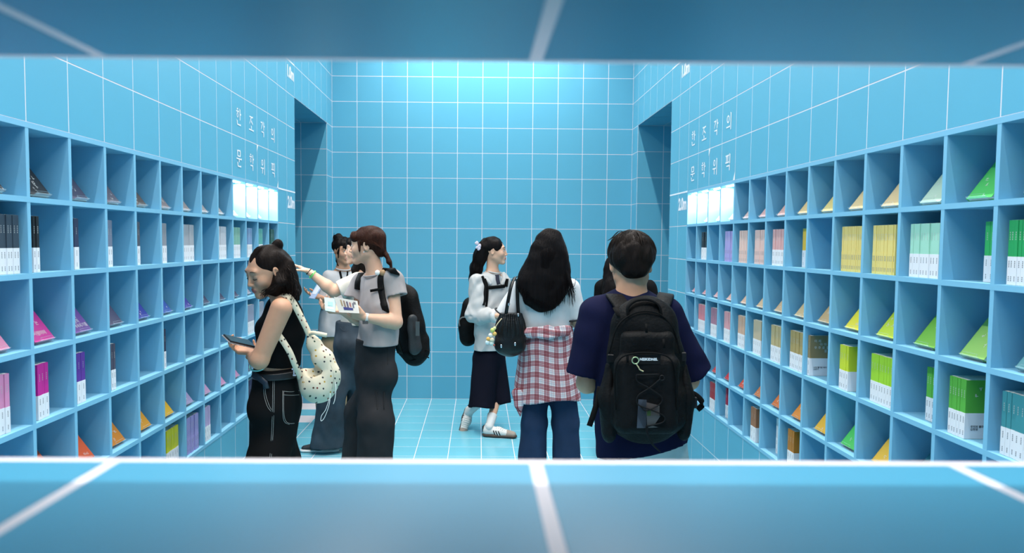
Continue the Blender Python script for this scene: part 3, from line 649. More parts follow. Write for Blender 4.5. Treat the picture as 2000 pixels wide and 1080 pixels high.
def backpack_big():
    D = 2.84; K = lambda px, py, dd=0: at(px, py, D+dd); org = K(1262,855); e = empty('backpack', org)
    tag(e, 'large black backpack with laced front cord and white lettering on the back of the man', 'backpack')
    MBk = mat('nylon_black', (.0055,.0053,.0055), .6, var=.3, scale=30, bump=.3, bscale=90, spec=.10); MW = mat('webbing_black', (.005,.005,.0052), .75, spec=.08, bump=.3, bscale=700)
    Z = V(0,1,0)
    lo, hi = bounds([K(1150,575,-.18),K(1370,870,.14)], .03); g = Sdf(lo, hi, .005)
    g.path([K(1258,640),K(1260,700),K(1262,790)], [.125,.145,.155], .03, flat=(Z,.52)); g.box(K(1262,790), (.158,.082,.098), None, .06, .03)
    g.box(K(1260,655), (.118,.072,.095), None, .07, .05)
    g.wrinkle(.004, 30, (1,1,1), 8); body = g.build('body', MBk, e)
    g = Sdf(lo, hi, .004); g.box(K(1262,770,-.078), (.122,.045,.150), None, .04, .03); g.box(K(1262,672,-.066), (.100,.03,.05), None, .028, .02)
    g.wrinkle(.003, 40, (1,1,1), 11); fp = g.build('front_pocket', MBk, e)
    for sx, px in ((-1,1190),(1,1334)):
        g = Sdf(lo, hi, .005); g.path([K(px,720,-.0),K(px+sx*4,780,-.0),K(px+sx*1,838,-.0)], [.030,.056,.05], .02, flat=(V(1,0,0),.6)); g.wrinkle(.004, 45, (1,1,.6), 13+sx)
        g.build('side_pocket', MBk, e)
    m = MB()
    m.tube([K(1205+i,y,-.115) for i,y in ()] or bez([K(1203,800,-.11),K(1201,730,-.125),K(1212,700,-.126),K(1240,690,-.128),K(1280,690,-.128),K(1308,700,-.126),K(1320,730,-.125),K(1322,800,-.11)],8), .0035, 6); kid(m,'zip',MW,fp)
    m = MB(); m.tube(bez([K(1190,690,-.05),K(1205,640,-.062),K(1232,615,-.07),K(1262,608,-.07),K(1292,616,-.07),K(1316,645,-.062),K(1328,690,-.05)],8), .0035, 6); kid(m,'zip',MW,body)
    for px, py in ((1262,632),(1296,662),(1225,690)):
        m = MB(); ribbon(m, [K(px,py,-.125),K(px+1,py+18,-.132)], .009, .003, (1,0,0)); kid(m,'zip_pull',MW,e)
    # carrying handle
    m = MB(); ribbon(m, bez([K(1226,616,-.055),K(1227,598,-.055),K(1243,586,-.05),K(1268,585,-.05),K(1286,596,-.055),K(1291,616,-.055)],6), .022, .008, (0,1,.2)); kid(m,'handle',MW,e)
    # shoulder straps over the shoulders
    for pts, cc in (([K(1238,640,-.04),K(1224,612,-.01),K(1211,592,.05),K(1201,579,.11),K(1196,576,.17),K(1190,590,.25),K(1190,640,.285),K(1192,700,.29),K(1188,760,.20),K(1186,800,.05)],K(1215,690,.15)),
                ([K(1278,640,-.04),K(1286,612,-.01),K(1294,592,.05),K(1299,579,.11),K(1301,576,.17),K(1301,590,.25),K(1300,640,.285),K(1302,700,.29),K(1318,760,.20),K(1328,800,.05)],K(1280,690,.15))):
        m = MB(); ribbon(m, bez(pts,7), .064, .014, ('c',cc+V(0,0,-.06))); s_ = kid(m,'shoulder_strap',MBk,e); s_.modifiers.new('b','BEVEL').width = .004
    for pts in ([K(1229,624,-.045),K(1210,612,-.035),K(1204,600,.0)],[K(1287,622,-.045),K(1296,610,-.035),K(1300,598,.0)]):
        m = MB(); ribbon(m, pts, .030, .004, (1,0,.2)); kid(m,'load_strap',MW,e)
    # hanging strap tail, buckles
    m = MB(); ribbon(m, bez([K(1172,755,.02),K(1166,785,.0),K(1158,812,-.01),K(1151,832,-.01)],5), .022, .003, (1,0,.3)); kid(m,'strap_tail',MW,e)
    m = MB(); ribbon(m, bez([K(1338,766,-.0),K(1352,768,-.01),K(1366,778,-.015),K(1372,790,-.01),K(1362,800,.0)],5), .022, .004, (0,0,1)); kid(m,'strap_tail',MW,e)
    MPl = mat('buckle_black', (.008,.008,.009), .4, spec=.2)
    for px, py, dd, sz in ((1352,786,-.03,(.018,.008,.022)),(1193,700,-.035,(.014,.006,.016)),(1334,697,-.035,(.012,.006,.018)),(1198,790,-.05,(.006,.006,.018)),(1337,790,-.045,(.005,.005,.014))):
        c = K(px,py,dd); m = MB(); m.box(c-V(*sz), c+V(*sz)); o = kid(m,'buckle',MPl,e,False); o.modifiers.new('b','BEVEL').width = .003
    # label, lettering, lacing, ring
    m = MB(); m.box(K(1238,711,-.1245), K(1290,693,-.1225)); lb = kid(m,'label_patch',mat('label_black',(.008,.008,.0085),.6,spec=.1),fp,False)
    me = text_mesh('NEIKIDNIS.', .0132, bold=.00065, spacing=1.05); me.materials.append(mat('print_white',(.80,.80,.80),.5)); o = obj('lettering', me, None, lb)
    o.location = K(1267,702,-.126)-wl(lb); o.rotation_euler = (math.pi/2,0,0)
    cord = mat('cord_black', (.007,.007,.0075), .6, spec=.15)
    P = lambda px,py: K(px,py,-.131)
    for pts in ([P(1243,732),P(1288,731)],[P(1243,732),P(1245,745),P(1268,758),P(1292,775),P(1288,790),P(1262,802),P(1250,792)],[P(1290,740),P(1268,758),P(1246,773),P(1246,790),P(1270,800),P(1296,812),P(1294,825),P(1262,832)],
                [P(1262,832),K(1263,845,-.13),K(1272,866,-.12),K(1287,880,-.11)],[P(1265,832),K(1266,848,-.13),K(1276,868,-.12),K(1290,883,-.11)]):
        m = MB(); m.tube(bez(pts,6), .0026, 6); kid(m,'cord',cord,fp)
    ringp = lambda c, r, n=20: [c+V(r*math.cos(a),0,r*math.sin(a)) for a in np.linspace(0,2*math.pi,n+1)]
    m = MB(); m.tube(ringp(P(1293,738),.009), .0022, 6); kid(m,'d_ring',MPl,fp)
    m = MB(); m.tube(ringp(P(1241,704),.0125), .0022, 6); kr = kid(m,'key_ring',mat('ring_gold_green',(.42,.52,.30),.3,metal=.5),fp)
    m = MB(); pts = bez([P(1243,711),P(1247,717),P(1250,722),P(1256,725)],4)
    for i, q in enumerate(pts): m.ell(q, (.0028,.0020,.0028), None, 6, 4)
    kid(m,'chain',mat('chain_gold',(.60,.50,.28),.3,metal=.8),kr)
    # net pocket with things in it
    def card(pts, c, nm, dd=-.1245):
        m = MB(); q = [K(x,y,dd) for x,y in pts]; q2 = [p+V(0,.003,0) for p in q]; n = len(q)
        m.add(q+q2, [tuple(range(n)), tuple(range(2*n-1,n-1,-1))]+[(i,(i+1)%n,(i+1)%n+n,i+n) for i in range(n)]); kid(m,nm,mat('pocket_'+nm+str(dd),c,.5),fp,False)
    card([(1247,780),(1263,781),(1262,836),(1244,836)], (.085,.105,.14), 'packet'); card([(1263,786),(1288,792),(1288,812),(1262,810)], (.30,.22,.19), 'wrapper', -.1252)
    card([(1263,811),(1290,812),(1291,834),(1264,836)], (.26,.26,.25), 'card'); card([(1264,800),(1271,800),(1271,812),(1264,812)], (.16,.26,.06), 'tag', -.1262)
    m = MB()
    for i in range(26):
        x0 = 1244+i*1.9; m.tube([K(x0-14,836,-.1285),K(x0+14,780,-.1285)], .00045, 3); m.tube([K(x0+14,836,-.1285),K(x0-14,780,-.1285)], .00045, 3)
    o = kid(m,'net',MW,fp); o['kind'] = 'stuff'
    return e
backpack_big()

from mathutils.bvhtree import BVHTree
def snapper(o):                                        # finds the point of a surface seen at a pixel, for seams, straps and prints
    L = Vector(wl(o)); vs = [v.co+L for v in o.data.vertices]; t = BVHTree.FromPolygons(vs, [tuple(p.vertices) for p in o.data.polygons])
    def f(px, py, off=.001):
        d = Vector(ray(px,py)).normalized(); h = t.ray_cast(Vector(CAM), d)
        if h[0] is None: return None
        n = h[1] if h[1].dot(d) < 0 else -h[1]
        return np.array(h[0]+n*off)
    return f
def seam(o, pts, r, m, name='seam', n=5, off=.001, parent=None, smooth=4):
    f = snapper(o); q = [f(x,y,off) for x,y in pts]; q = [p for p in q if p is not None]
    if len(q) > 1: mb = MB(); mb.tube(bez(q,smooth), r, n); return kid(mb, name, m, parent or o)
def top(name, m, parent, nb, shl, shr, ch, hem, f, rc, rm, sleeves=(), flat=.62, hemn=(0,0,-1), neckr=.055, wr=(.006,24,(1,1,.7)), seed=1, h=.0056, waist=None, color=None, sh_r=.045, attr=None):
    pts = [nb,shl,shr,ch,hem]+[s[1] for s in sleeves]; lo, hi = bounds(pts, .17); hi[2] = nb[2]+.05; lo[2] = min(hem[2]-.06, min([s[1][2]-.1 for s in sleeves] or [9]))
    g = Sdf(lo, hi, h); up = mid(shl,shr)-V(0,0,.055); f = unit((f[0],f[1],0))
    g.cone(up, ch, rc*.90, rc, .04, flat=(f,flat))
    if waist is not None: g.cone(ch, waist[0], rc, waist[1], .03, flat=(f,flat)); g.cone(waist[0], hem-V(0,0,.03), waist[1], rm, .03, flat=(f,flat))
    else: g.cone(ch, hem-V(0,0,.03), rc, rm, .03, flat=(f,flat))
    for a in (shl,shr): g.cone(nb-V(0,0,.03), a, sh_r*.9, sh_r, .045)
    for s in sleeves: sleeve(g, *s)
    g.ell(nb+f*.012+V(0,0,.03), (neckr,neckr,.045), None, .006, 's')
    if wr: g.wrinkle(wr[0]*1.2, wr[1], wr[2], seed); g.wrinkle(wr[0]*.45, wr[1]*2.4, wr[2], seed+1)
    for s in sleeves: sleeve_in(g, *s)
    g.cut(hem, hemn, None, (9,9,hem[2]+.12) if hemn[2] < -.5 else None)
    o = g.build(name, m, parent, color, None, attr)
    ring = [nb+f*.010+V((neckr+.001)*math.cos(a), (neckr+.001)*math.sin(a), -.004) + V(0,0,-.014)*np.dot(f[:2],(math.cos(a),math.sin(a))) for a in np.linspace(0,2*math.pi,25)]
    mb = MB(); mb.tube(ring, .0055, 6, cap=False); kid(mb,'collar',m,o)
    return o
def core(g, nb, ch, pel, shl, shr, f, r=.10):
    f = unit((f[0],f[1],0)); g.cone(nb-V(0,0,.01), ch, .05, r, .04, flat=(f,.6)); g.cone(ch, pel, r, r*1.05, .03, flat=(f,.62))
    for a in (shl,shr): g.cone(nb-V(0,0,.025), a, .036, .037, .04)
def strap_along(o, pxs, w, th, m, name, parent, side=(1,0,0), off=.004, n=4):
    f = snapper(o); q = [f(x,y,off) for x,y in pxs]; q = [p for p in q if p is not None]; mb = MB(); ribbon(mb, bez(q,n), w, th, side); return kid(mb,name,m,parent)
W_ARM = (.034,.034,.031,.0215)

# ---------------------------------------------------------------- woman in the black sleeveless crop top
def woman_tank():
    D = 3.5; f = V(-.93,.34,0); hc = at(520,529,D); psi, p = math.radians(44), math.radians(20)
    fd = V(-math.cos(psi)*math.cos(p), -math.sin(psi)*math.cos(p), -math.sin(p)); H = Head(hc, axes(fd)@rotm((0,1,0),-4), 1.0)
    nb = at(553,588,D+.02); shn = at(549,603,D-.085); shf = at(556,598,D+.22); ch = at(549,650,D+.07); pel = at(542,760,D+.07)
    eln = at(507,703,D-.10); wrn = at(493,696,D+.11); elf = at(530,712,D+.25); wrf = at(497,685,D+.13)
    base = V(pel[0],pel[1],0)
    lo, hi = bounds([hc,nb,shn,shf,eln,wrn,elf,wrf,pel,at(440,660,D)], .13)
    g = Sdf(lo, hi, .0034); head(g, H, nb, .047)
    core(g, nb, ch, pel, shn, shf, f, .10); g.cone(at(546,700,D+.07), at(543,735,D+.07), .106, .110, .02, flat=(f,.70))
    arm(g, shn, eln, wrn, (.050,.041,.036,.023)); arm(g, shf, elf, wrf, W_ARM)
    hand(g, wrn, V(-.2,.9,.0), V(-.3,.1,.9), 1, (.5,.5,.5,.5))
    hand(g, wrf, V(-.95,-.22,.10), V(.05,-.35,.95), 1, (.75,.8,.85,.9), .5, sc=.95)
    b = g.build('person', M_SKIN, None, head_color(H, SKIN['warm'], (.36,.12,.10)), base)
    tag(b, 'woman in a black sleeveless crop top looking down at her phone by the shelf', 'person')
    face_bits(H, b, closed=True)
    M = hair_mat('hair_dark_brown', (.010,.0062,.005), .2)
    g = Sdf(hc-V(.19,.2,.2), hc+V(.27,.27,.2), .0034)
    E = lambda c, r, k=.015, mode='u': g.ell(H.p(*c), V(*r), H.R, k, mode)
    E((0,-.020,.040),(.079,.090,.080)); E((.02,.112,-.030),(.120,.086,.118),.012,'s')
    E((-.100,.012,-.02),(.032,.030,.042),.008,'s')
    E((0,-.080,-.02),(.064,.040,.070),.03)
    g.path([H.p(-.03,-.075,.0), at(557,545,D+.02), at(564,568,D+.03), at(563,588,D+.03)], [.052,.052,.048,.024], .03)
    g.path([H.p(-.055,-.055,-.02), at(548,552,D-.035), at(540,566,D-.03), at(524,570,D-.05)], [.035,.034,.026,.012], .02)
    g.path([at(566,555,D+.0), at(576,572,D-.0), at(581,584,D+.0)], [.030,.018,.006], .02)
    E((0,-.09,.098),(.030,.030,.027),.006); 
    g.wrinkle(.0045, 75, (1,1,.5), 4); hr = g.build('hair', M, b)
    ps = []
    for i in range(110):
        a = RNG.uniform(-.5,1); x0 = RNG.uniform(550,578); c = [H.p(-.05+.1*RNG.random(),-.085-.01*RNG.random(),.03), at(x0-8,535+RNG.uniform(-8,8),D+RNG.uniform(-.07,.08)), at(x0+RNG.uniform(-6,8),560+RNG.uniform(-6,10),D+RNG.uniform(-.07,.08)), at(x0+RNG.uniform(-9,5),576+RNG.uniform(-4,22),D+RNG.uniform(-.06,.08))]
        ps.append(bez(c,4))
    for i in range(26):
        c = [at(545+RNG.uniform(-3,5),552,D-.07), at(535+RNG.uniform(-4,6),563+RNG.uniform(-3,4),D-.08), at(518+RNG.uniform(-6,8),568+RNG.uniform(-4,8),D-.09), at(512+RNG.uniform(-8,10),572+RNG.uniform(-2,14),D-.09)]
        ps.append(bez(c,4))
    for i in range(70):
        a = RNG.uniform(-1.2,1.2); ps.append(bez([H.p(.062*a*.8,.052-.02*abs(a),.088-.02*a*a), H.p(.05*a,.0,.122-.03*a*a), H.p(.02*a,-.075,.098)],4))
    strands(ps, .0011, M, hr, 'hair_locks')
    ring = [H.p(.022*math.cos(q),-.078+.006*math.sin(2*q),.088+.012*math.sin(q)) for q in np.linspace(0,6.283,16)]
    mb = MB(); mb.tube(ring, .004, 5); kid(mb,'hair_tie',mat('hair_tie_mauve',(.18,.10,.11),.6),hr)
    # crop top
    MT = fabric('rib_black', (.0045,.0045,.005)); lo, hi = bounds([nb,shn,shf,ch,at(545,725,D)], .15)
    g = Sdf(lo, hi, .0045); f0 = unit(f)
    g.cone(mid(shn,shf)-V(0,0,.05), ch, .118, .132, .04, flat=(f0,.74)); g.cone(ch, at(546,716,D+.07), .132, .118, .03, flat=(f0,.74))
    g.ell(at(522,642,D+.09), (.045,.085,.055), None, .04)
    for a in (shn,shf): g.cone(nb-V(0,0,.022), mid(nb-V(0,0,.02),a,.80), .037, .034, .04)
    g.cone(shn+V(-.02,-.04,.02), shn+V(-.03,-.04,-.075), .036, .040, .012, 's')
    g.ell(nb+f0*.02+V(0,0,.045), (.062,.062,.05), None, .006, 's'); g.wrinkle(.003, 40, (1,1,1), 6)
    g.cut(at(546,712,D+.07), V(-.12,0,-1)); tank = g.build('crop_top', MT, b)
    # wide black jeans, belt, white stitching
    MJ = fabric('denim_black', (.0075,.0072,.0075)); kn = [at(548,985,D+.16), at(522,985,D-.02)]; kn = [V(pel[0]-.03,pel[1]+.11,.48), V(pel[0]-.05,pel[1]-.10,.48)]
    an = [V(pel[0]-.03,pel[1]+.12,.03), V(pel[0]-.05,pel[1]-.11,.03)]
    zt = at(541,722,D)[2]
    j = trousers('jeans', MJ, b, pel-V(.01,0,.05), [kn[1],kn[0]][::-1], [an[1],an[0]][::-1], .126, .128, .106, .112, f, zt, .005, 22, 9, .0075, .80, r0=.094)
    for a in an: shoe((a[0]+.01,a[1],0), V(-1,.1,0), BLACK_SHOE, b)
    zb = at(541,733,D)[2]; belt = Sdf(pel-V(.25,.25,.3), pel+V(.25,.25,.3), .005)
    c = V(pel[0],pel[1],zb); belt.cone(c+V(0,0,.017), c-V(0,0,.017), .1335, .1345, 0, flat=(f0,.82), capa=1, capb=1); be = belt.build('belt', mat('leather_black',(.01,.01,.011),.35,spec=.4), b)
    ms = mat('buckle_silver', (.7,.7,.72), .25, metal=.9)
    sb = snapper(be)
    for px, py, w in ((573,727,.020),(499,731,.010)):
        q = sb(px,py,.004)
        if q is not None:
            mb = MB(); mb.box(q-V(w/2,.003,.019), q+V(w/2,.003,-.011)); mb.box(q-V(w/2,.003,-.011), q+V(w/2,.003,.019)); mb.box(q-V(.003,.003,.012), q+V(.003,.003,.012)); kid(mb,'buckle',ms,be,False)
    q = sb(507,738,.004)
    if q is not None: mb = MB(); ribbon(mb, [q+V(-.03,0,.02), q, q+V(.03,-.005,-.022), q+V(.035,-.005,-.05)], .028, .004, (0,0,1)); kid(mb,'belt_tail',mat('leather_blue_black',(.018,.022,.035),.4),be)
    st = mat('stitch_white', (.34,.33,.31), .8)
    for pts in ([(533,742),(532,800),(530,850),(527,893)],[(536,742),(535,800),(533,850),(530,893)],[(518,745),(519,770),(525,790),(530,800)],[(515,748),(516,772),(522,793),(529,803)],
                [(554,765),(554,800),(557,820),(566,827),(583,825)],[(552,763),(552,803),(555,823),(565,829)],[(553,764),(568,765),(584,763)],[(553,771),(568,772),(584,771)]):
        seam(j, pts, .0010, st, 'stitching')
    # bracelet, phone
    mb = MB(); mb.tube([eln+V(-.02,.03,-.005)+V(.036*math.cos(q),.02*math.sin(q),-.03+.018*math.sin(q)) for q in np.linspace(0,6.283,18)], .004, 6); kid(mb,'bracelet',mat('bead_teal',(.20,.55,.52),.3),b)
    c = at(468,666,D-.01); d = unit(at(497,673,D+.06)-at(437,659,D-.08)); up = unit(V(.15,-.38,.9)); up = unit(up-d*np.dot(d,up)); sd = np.cross(d,up)
    R = Matrix(np.stack([d,sd,up],1).tolist()).to_4x4(); R.translation = Vector(c)
    e = empty('phone', c); tag(e, 'phone in a clear glitter case held by the woman in the crop top', 'phone')
    for a, q, nm, m_ in (((-.073,-.035,-.0035),(.073,.035,.0035),'body',mat('phone_black',(.02,.02,.022),.2)),((-.077,-.039,-.0075),(.077,.039,-.0036),'case',mat('case_glitter',(.55,.50,.50),.2,var=.5,scale=140,metal=.4)),((-.070,-.032,.0036),(.070,.032,.0042),'screen',mat('screen_glass',(.03,.035,.04),.08))):
        mb = MB(); mb.box(a, q, R); kid(mb,nm,m_,e,False)
    mb = MB(); mb.box((-.072,-.030,-.0105),(-.035,.004,-.0076),R); kid(mb,'camera_bump',mat('case_rim',(.75,.72,.72),.2,metal=.6),e,False)
    return b, tank, H
TANK, TANK_TOP, H_T = woman_tank()

def pat2(o):
    L = wl(o); c = np.array([v.co for v in o.data.vertices])+L; a = o.data.attributes.new('pat','FLOAT_VECTOR','POINT'); a.data.foreach_set('vector', np.stack([c[:,0]+.6*c[:,1], c[:,2]+.3*c[:,1], 0*c[:,0]],1).astype(np.float32).ravel()); return o
def hobo_bag():
    D = 3.55; MD = mat('canvas_dots', (.66,.58,.43), .8); nt = MD.node_tree; N, L = nt.nodes, nt.links; bs = N['Principled BSDF']
    tc = N.new('ShaderNodeTexCoord'); vo = N.new('ShaderNodeTexVoronoi'); vo.voronoi_dimensions = '2D'; vo.inputs['Scale'].default_value = 30; vo.inputs['Randomness'].default_value = .6; tc = N.new('ShaderNodeAttribute'); tc.attribute_name = 'pat'; L.new(tc.outputs['Vector'], vo.inputs['Vector'])
    lt = N.new('ShaderNodeMath'); lt.operation = 'LESS_THAN'; lt.inputs[1].default_value = .14; L.new(vo.outputs['Distance'], lt.inputs[0])
    sp = N.new('ShaderNodeSeparateColor'); L.new(vo.outputs['Color'], sp.inputs[0]); rp = N.new('ShaderNodeValToRGB'); L.new(sp.outputs[0], rp.inputs[0]); rp.color_ramp.interpolation = 'CONSTANT'
    cols = ['#20242f','#7a2a22','#23402c','#b28a2c','#2a2a30','#5a3524']; el = rp.color_ramp.elements
    for i, c in enumerate(cols):
        q = el[i] if i < 2 else el.new(i/6); q.position = i/6; q.color = lin(c)
    mx = N.new('ShaderNodeMix'); mx.data_type = 'RGBA'; mx.inputs['A'].default_value = lin((.66,.58,.43)); L.new(lt.outputs[0], mx.inputs['Factor']); L.new(rp.outputs[0], mx.inputs['B']); L.new(mx.outputs['Result'], bs.inputs['Base Color'])
    K = lambda x, y, dd=0: at(x,y,D+dd)
    e = empty('shoulder_bag', K(620,786)); tag(e, 'cream hobo bag with coloured polka dots slung behind the woman in the crop top', 'bag')
    lo, hi = bounds([K(575,640),K(665,790)], .10); g = Sdf(lo, hi, .0035); Y = V(0,1,0)
    g.path([K(604,652),K(615,675),K(630,700),K(642,725)], [.012,.036,.056,.054], .02, flat=(Y,.8))
    g.path([K(594,733),K(608,745),K(625,752),K(641,742)], [.036,.062,.074,.050], .03, flat=(Y,.85)); g.ell(K(618,757), (.078,.062,.055), None, .03)
    g.path([K(600,712,-.02),K(613,726,-.03),K(624,728,-.03)], [.014,.022,.012], .02, 's')
    g.wrinkle(.004, 42, (1,1,1), 21); body = g.build('body', MD, e, None, None, lambda v: np.stack([v[:,0]+.6*v[:,1], v[:,2]+.3*v[:,1], 0*v[:,0]],1))
    MD2 = mat('canvas_cream', (.66,.58,.43), .8)
    f = snapper(body)
    for pts in ([(593,735),(594,755),(597,775)],[(598,737),(612,735),(628,728),(640,720)],[(646,712),(652,735),(648,760)]):
        seam(body, pts, .0012, mat('seam_cream',(.5,.45,.36),.8), 'seam')
    m = MB(); ribbon(m, bez([K(604,654,.0),K(596,636,-.03),K(584,612,-.06),K(573,592,-.085),K(562,579,-.085),K(550,574,-.06),K(540,576,.0),K(530,600,.10)],6), .036, .004, ('c',K(552,625,.02))); pat2(kid(m,'strap',MD,e))
    m = MB(); ribbon(m, bez([K(532,612,-.10),K(537,640,-.125),K(545,655,-.125),K(554,668,-.125),K(567,690,-.118),K(577,715,-.09),K(588,738,-.04)],6), .028, .004, ('c',K(545,690,.05))); pat2(kid(m,'strap',MD,e))
    m = MB(); ribbon(m, bez([K(603,652,-.01),K(612,650,-.03),K(624,652,-.03),K(638,655,-.01)],6), .020, .005, (0,.2,1)); pat2(kid(m,'strap_end',MD,e))
    ms = mat('drawcord_white', (.78,.77,.74), .7)
    m = MB(); m.tube(bez([K(645,768,-.05),K(643,790,-.06),K(634,815,-.06),K(627,822,-.06),K(628,812,-.06),K(636,800,-.06),K(643,780,-.06)],6), .0016, 5); kid(m,'drawcord',ms,e)
    m = MB(); m.tube(bez([K(654,742,-.03),K(656,760,-.04),K(654,780,-.04),K(651,789,-.04)],6), .0018, 5); kid(m,'drawcord',ms,e)
hobo_bag()

# ---------------------------------------------------------------- woman in the grey T-shirt
def woman_grey():
    D = 4.6; f = V(-.80,-.60,0); hc = at(716,479,D); H = Head(hc, axes(V(-1,.02,-.03)), 1.02)
    nb = at(733,534,D+.01); shn = at(768,549,D-.06); shf = at(703,549,D+.10); ch = at(740,600,D+.0); pel = at(736,700,D+.02)
    eln = at(772,629,D-.12); wrn = at(712,620,D-.19); elf = at(700,625,D+.12); wrf = at(668,608,D-.10)
    base = V(pel[0],pel[1],0); lo, hi = bounds([hc,nb,shn,shf,eln,wrn,elf,wrf,pel,at(635,600,D-.15)], .13)
    g = Sdf(lo, hi, .0036); head(g, H, nb, .048); core(g, nb, ch, pel, shn, shf, f, .10)
    arm(g, shn, eln, wrn, (.036,.043,.038,.024)); arm(g, shf, elf, wrf, W_ARM)
    hand(g, wrn, V(-.95,-.05,.32), V(-.05,.75,.65), -1, (.55,.6,.65,.7), .3); hand(g, wrf, V(-.95,-.1,.05), V(.1,-.1,.95), 1, (.55,.6,.6,.65), .4)
    b = g.build('person', M_SKIN, None, head_color(H, SKIN['fair']), base)
    tag(b, 'woman in a grey T-shirt with a red-brown ponytail holding open booklets', 'person')
    face_bits(H, b)
    M = hair_mat('hair_red_brown', (.032,.0115,.0072), .3); g = Sdf(hc-.2, hc+.2, .0034)
    E = lambda c, r, k=.015, mode='u': g.ell(H.p(*c), V(*r)*H.k, H.R, k, mode)
    E((0,-.022,.036),(.083,.100,.084)); E((0,.105,-.065),(.100,.075,.112),.014,'s')
    E((-.104,.0,-.03),(.036,.032,.050),.010,'s'); E((0,-.085,-.025),(.060,.035,.050),.03)
    E((-.03,.072,.052),(.040,.022,.032),.02)
    g.path([H.p(-.01,-.105,-.045), H.p(-.02,-.122,-.065), H.p(-.03,-.138,-.105), H.p(-.03,-.150,-.135)], [.018,.017,.015,.004], .012)
    g.path([H.p(-.072,.035,.02), H.p(-.078,.030,-.03), H.p(-.074,.028,-.075)], [.010,.005,.001], .006)
    g.wrinkle(.003, 110, (1,1,.6), 2); hr = g.build('hair', M, b); ps = []
    for i in range(120):
        a = RNG.uniform(-1.3,.9); ps.append(bez([H.p(a*.05,.072-.01*abs(a),.068-.02*a*a), H.p(a*.075,-.01,.108-.055*a*a), H.p(a*.062,-.085,.03-.03*abs(a)), H.p(a*.02,-.110,-.042)],4))
    for i in range(30): ps.append(bez([H.p(-.01,-.105,-.045), H.p(-.02+RNG.normal()*.010,-.124,-.068), H.p(-.03+RNG.normal()*.011,-.141,-.110), H.p(-.03+RNG.normal()*.011,-.152+RNG.normal()*.006,-.150)],4))
    strands(ps, .0011, M, hr, 'hair_locks')
    mb = MB(); mb.ell(H.p(-.082,.002,-.040), (.004,.004,.004)); kid(mb,'earring',mat('silver',(.75,.75,.78),.2,metal=.9),b)
    # tee
    MT = fabric('jersey_grey', (.345,.31,.305)); hem = at(738,672,D)
    tee = top('t_shirt', MT, b, nb, shn, shf, ch, hem, f, .145, .160, [(shn+V(-.012,0,.0), at(773,580,D-.075), .068, .074, .03, .023), (shf+V(.012,0,0), at(694,582,D+.10), .058, .066, .03, .023)], .74, neckr=.062, wr=(.007,24,(1,1,.6)), seed=14)
    # trousers
    MP = fabric('twill_charcoal', (.026,.0265,.029)); p0 = pel-V(.005,0,.06)
    kn = [V(pel[0]-.115,pel[1]+.11,.48), V(pel[0]+.012,pel[1]-.09,.48)]; an = [V(pel[0]-.14,pel[1]+.11,.03), V(pel[0]+.0,pel[1]-.09,.03)]
    tr = trousers('trousers', MP, b, p0, kn, an, .132, .143, .112, .116, f, at(738,662,D)[2], .006, 22, 31, .0075, .85, r0=.100)
    for a in an: shoe((a[0]+.02,a[1],0), V(-1,.0,0), BLACK_SHOE, b)
    st = mat('seam_charcoal', (.012,.012,.013), .9)
    for pts in ([(757,680),(758,700),(757,712)],[(735,765),(750,764),(778,759)],[(735,766),(736,785),(737,800)],[(750,766),(750,800)]): seam(tr, pts, .0022, st, 'seam')
    # watch
    d = unit(wrn-eln); w = wrn-d*.012; a = unit(np.cross(d,V(0,0,1))); c = np.cross(a,d); mb = MB()
    ribbon(mb, [w+(a*math.cos(q)+c*math.sin(q))*.0272 for q in np.linspace(0,6.283,20)], .020, .003, d); wt = kid(mb,'watch_band',mat('watch_band_white',(.62,.60,.57),.5),b)
    q = w-c*.026-V(0,.012,0); mb = MB(); mb.box(q-V(.016,.010,.010), q+V(.016,.010,.010)); kid(mb,'watch_case',mat('watch_dark',(.12,.12,.13),.2,metal=.6),wt,False)
    return b, tee, H
GREY, GREY_TEE, H_G = woman_grey()

def booklets():
    D = 4.43
    def leaf(name, pts, m, label, dd=0, th=.006, marks=()):
        q = [at(x,y,D+z) for x,y,z in pts]; n = unit(np.cross(q[1]-q[0], q[3]-q[0])); e = empty(name, q[0]); tag(e, label, 'booklet')
        mb = MB(); a = [p-n*th for p in q]; mb.add(q+a, [(0,1,2,3),(7,6,5,4)]+[(i,(i+1)%4,(i+1)%4+4,i+4) for i in range(4)]); kid(mb,'pages',m,e,False)
        if np.dot(n, CAM-q[0]) < 0: n = -n
        P = lambda u, v: q[0]+(q[1]-q[0])*u+(q[3]-q[0])*v+(q[0]-q[1]+q[2]-q[3])*u*v+n*(.0008 if np.dot(np.cross(q[1]-q[0],q[3]-q[0]),n) > 0 else th+.0008)
        for u0,v0,u1,v1,c in marks:
            mb = MB(); mb.quad(P(u0,v0),P(u1,v0),P(u1,v1),P(u0,v1)); kid(mb,'print',mat('print_'+str(c),c,.6),e,False)
        return e
    leaf('booklet', [(634,581,-.0),(657,584,-.02),(655,610,-.06),(636,607,-.04)], mat('paper_mint',(.62,.78,.76),.7), 'pale mint booklet held open by the woman in the grey T-shirt', marks=[(.3,.3,.75,.6,(.42,.70,.70)),(.15,.7,.85,.85,(.75,.82,.80))])
    mk = [(.24+.13*i,.12+.03*i,.31+.13*i,.55+.06*(i%3),c) for i,c in enumerate([(.42,.30,.16),(.30,.20,.14),(.13,.10,.16),(.42,.16,.14),(.16,.15,.20)])]+[(.30,.62,.75,.80,(.06,.06,.22)),(.82,.12,.93,.3,(.2,.19,.2))]
    leaf('booklet', [(653,580,-.03),(698,588,-.08),(702,612,-.11),(663,610,-.06)], mat('paper_cream',(.80,.74,.66),.7), 'cream booklet with printed pictures held by the woman in the grey T-shirt', marks=mk)
booklets()

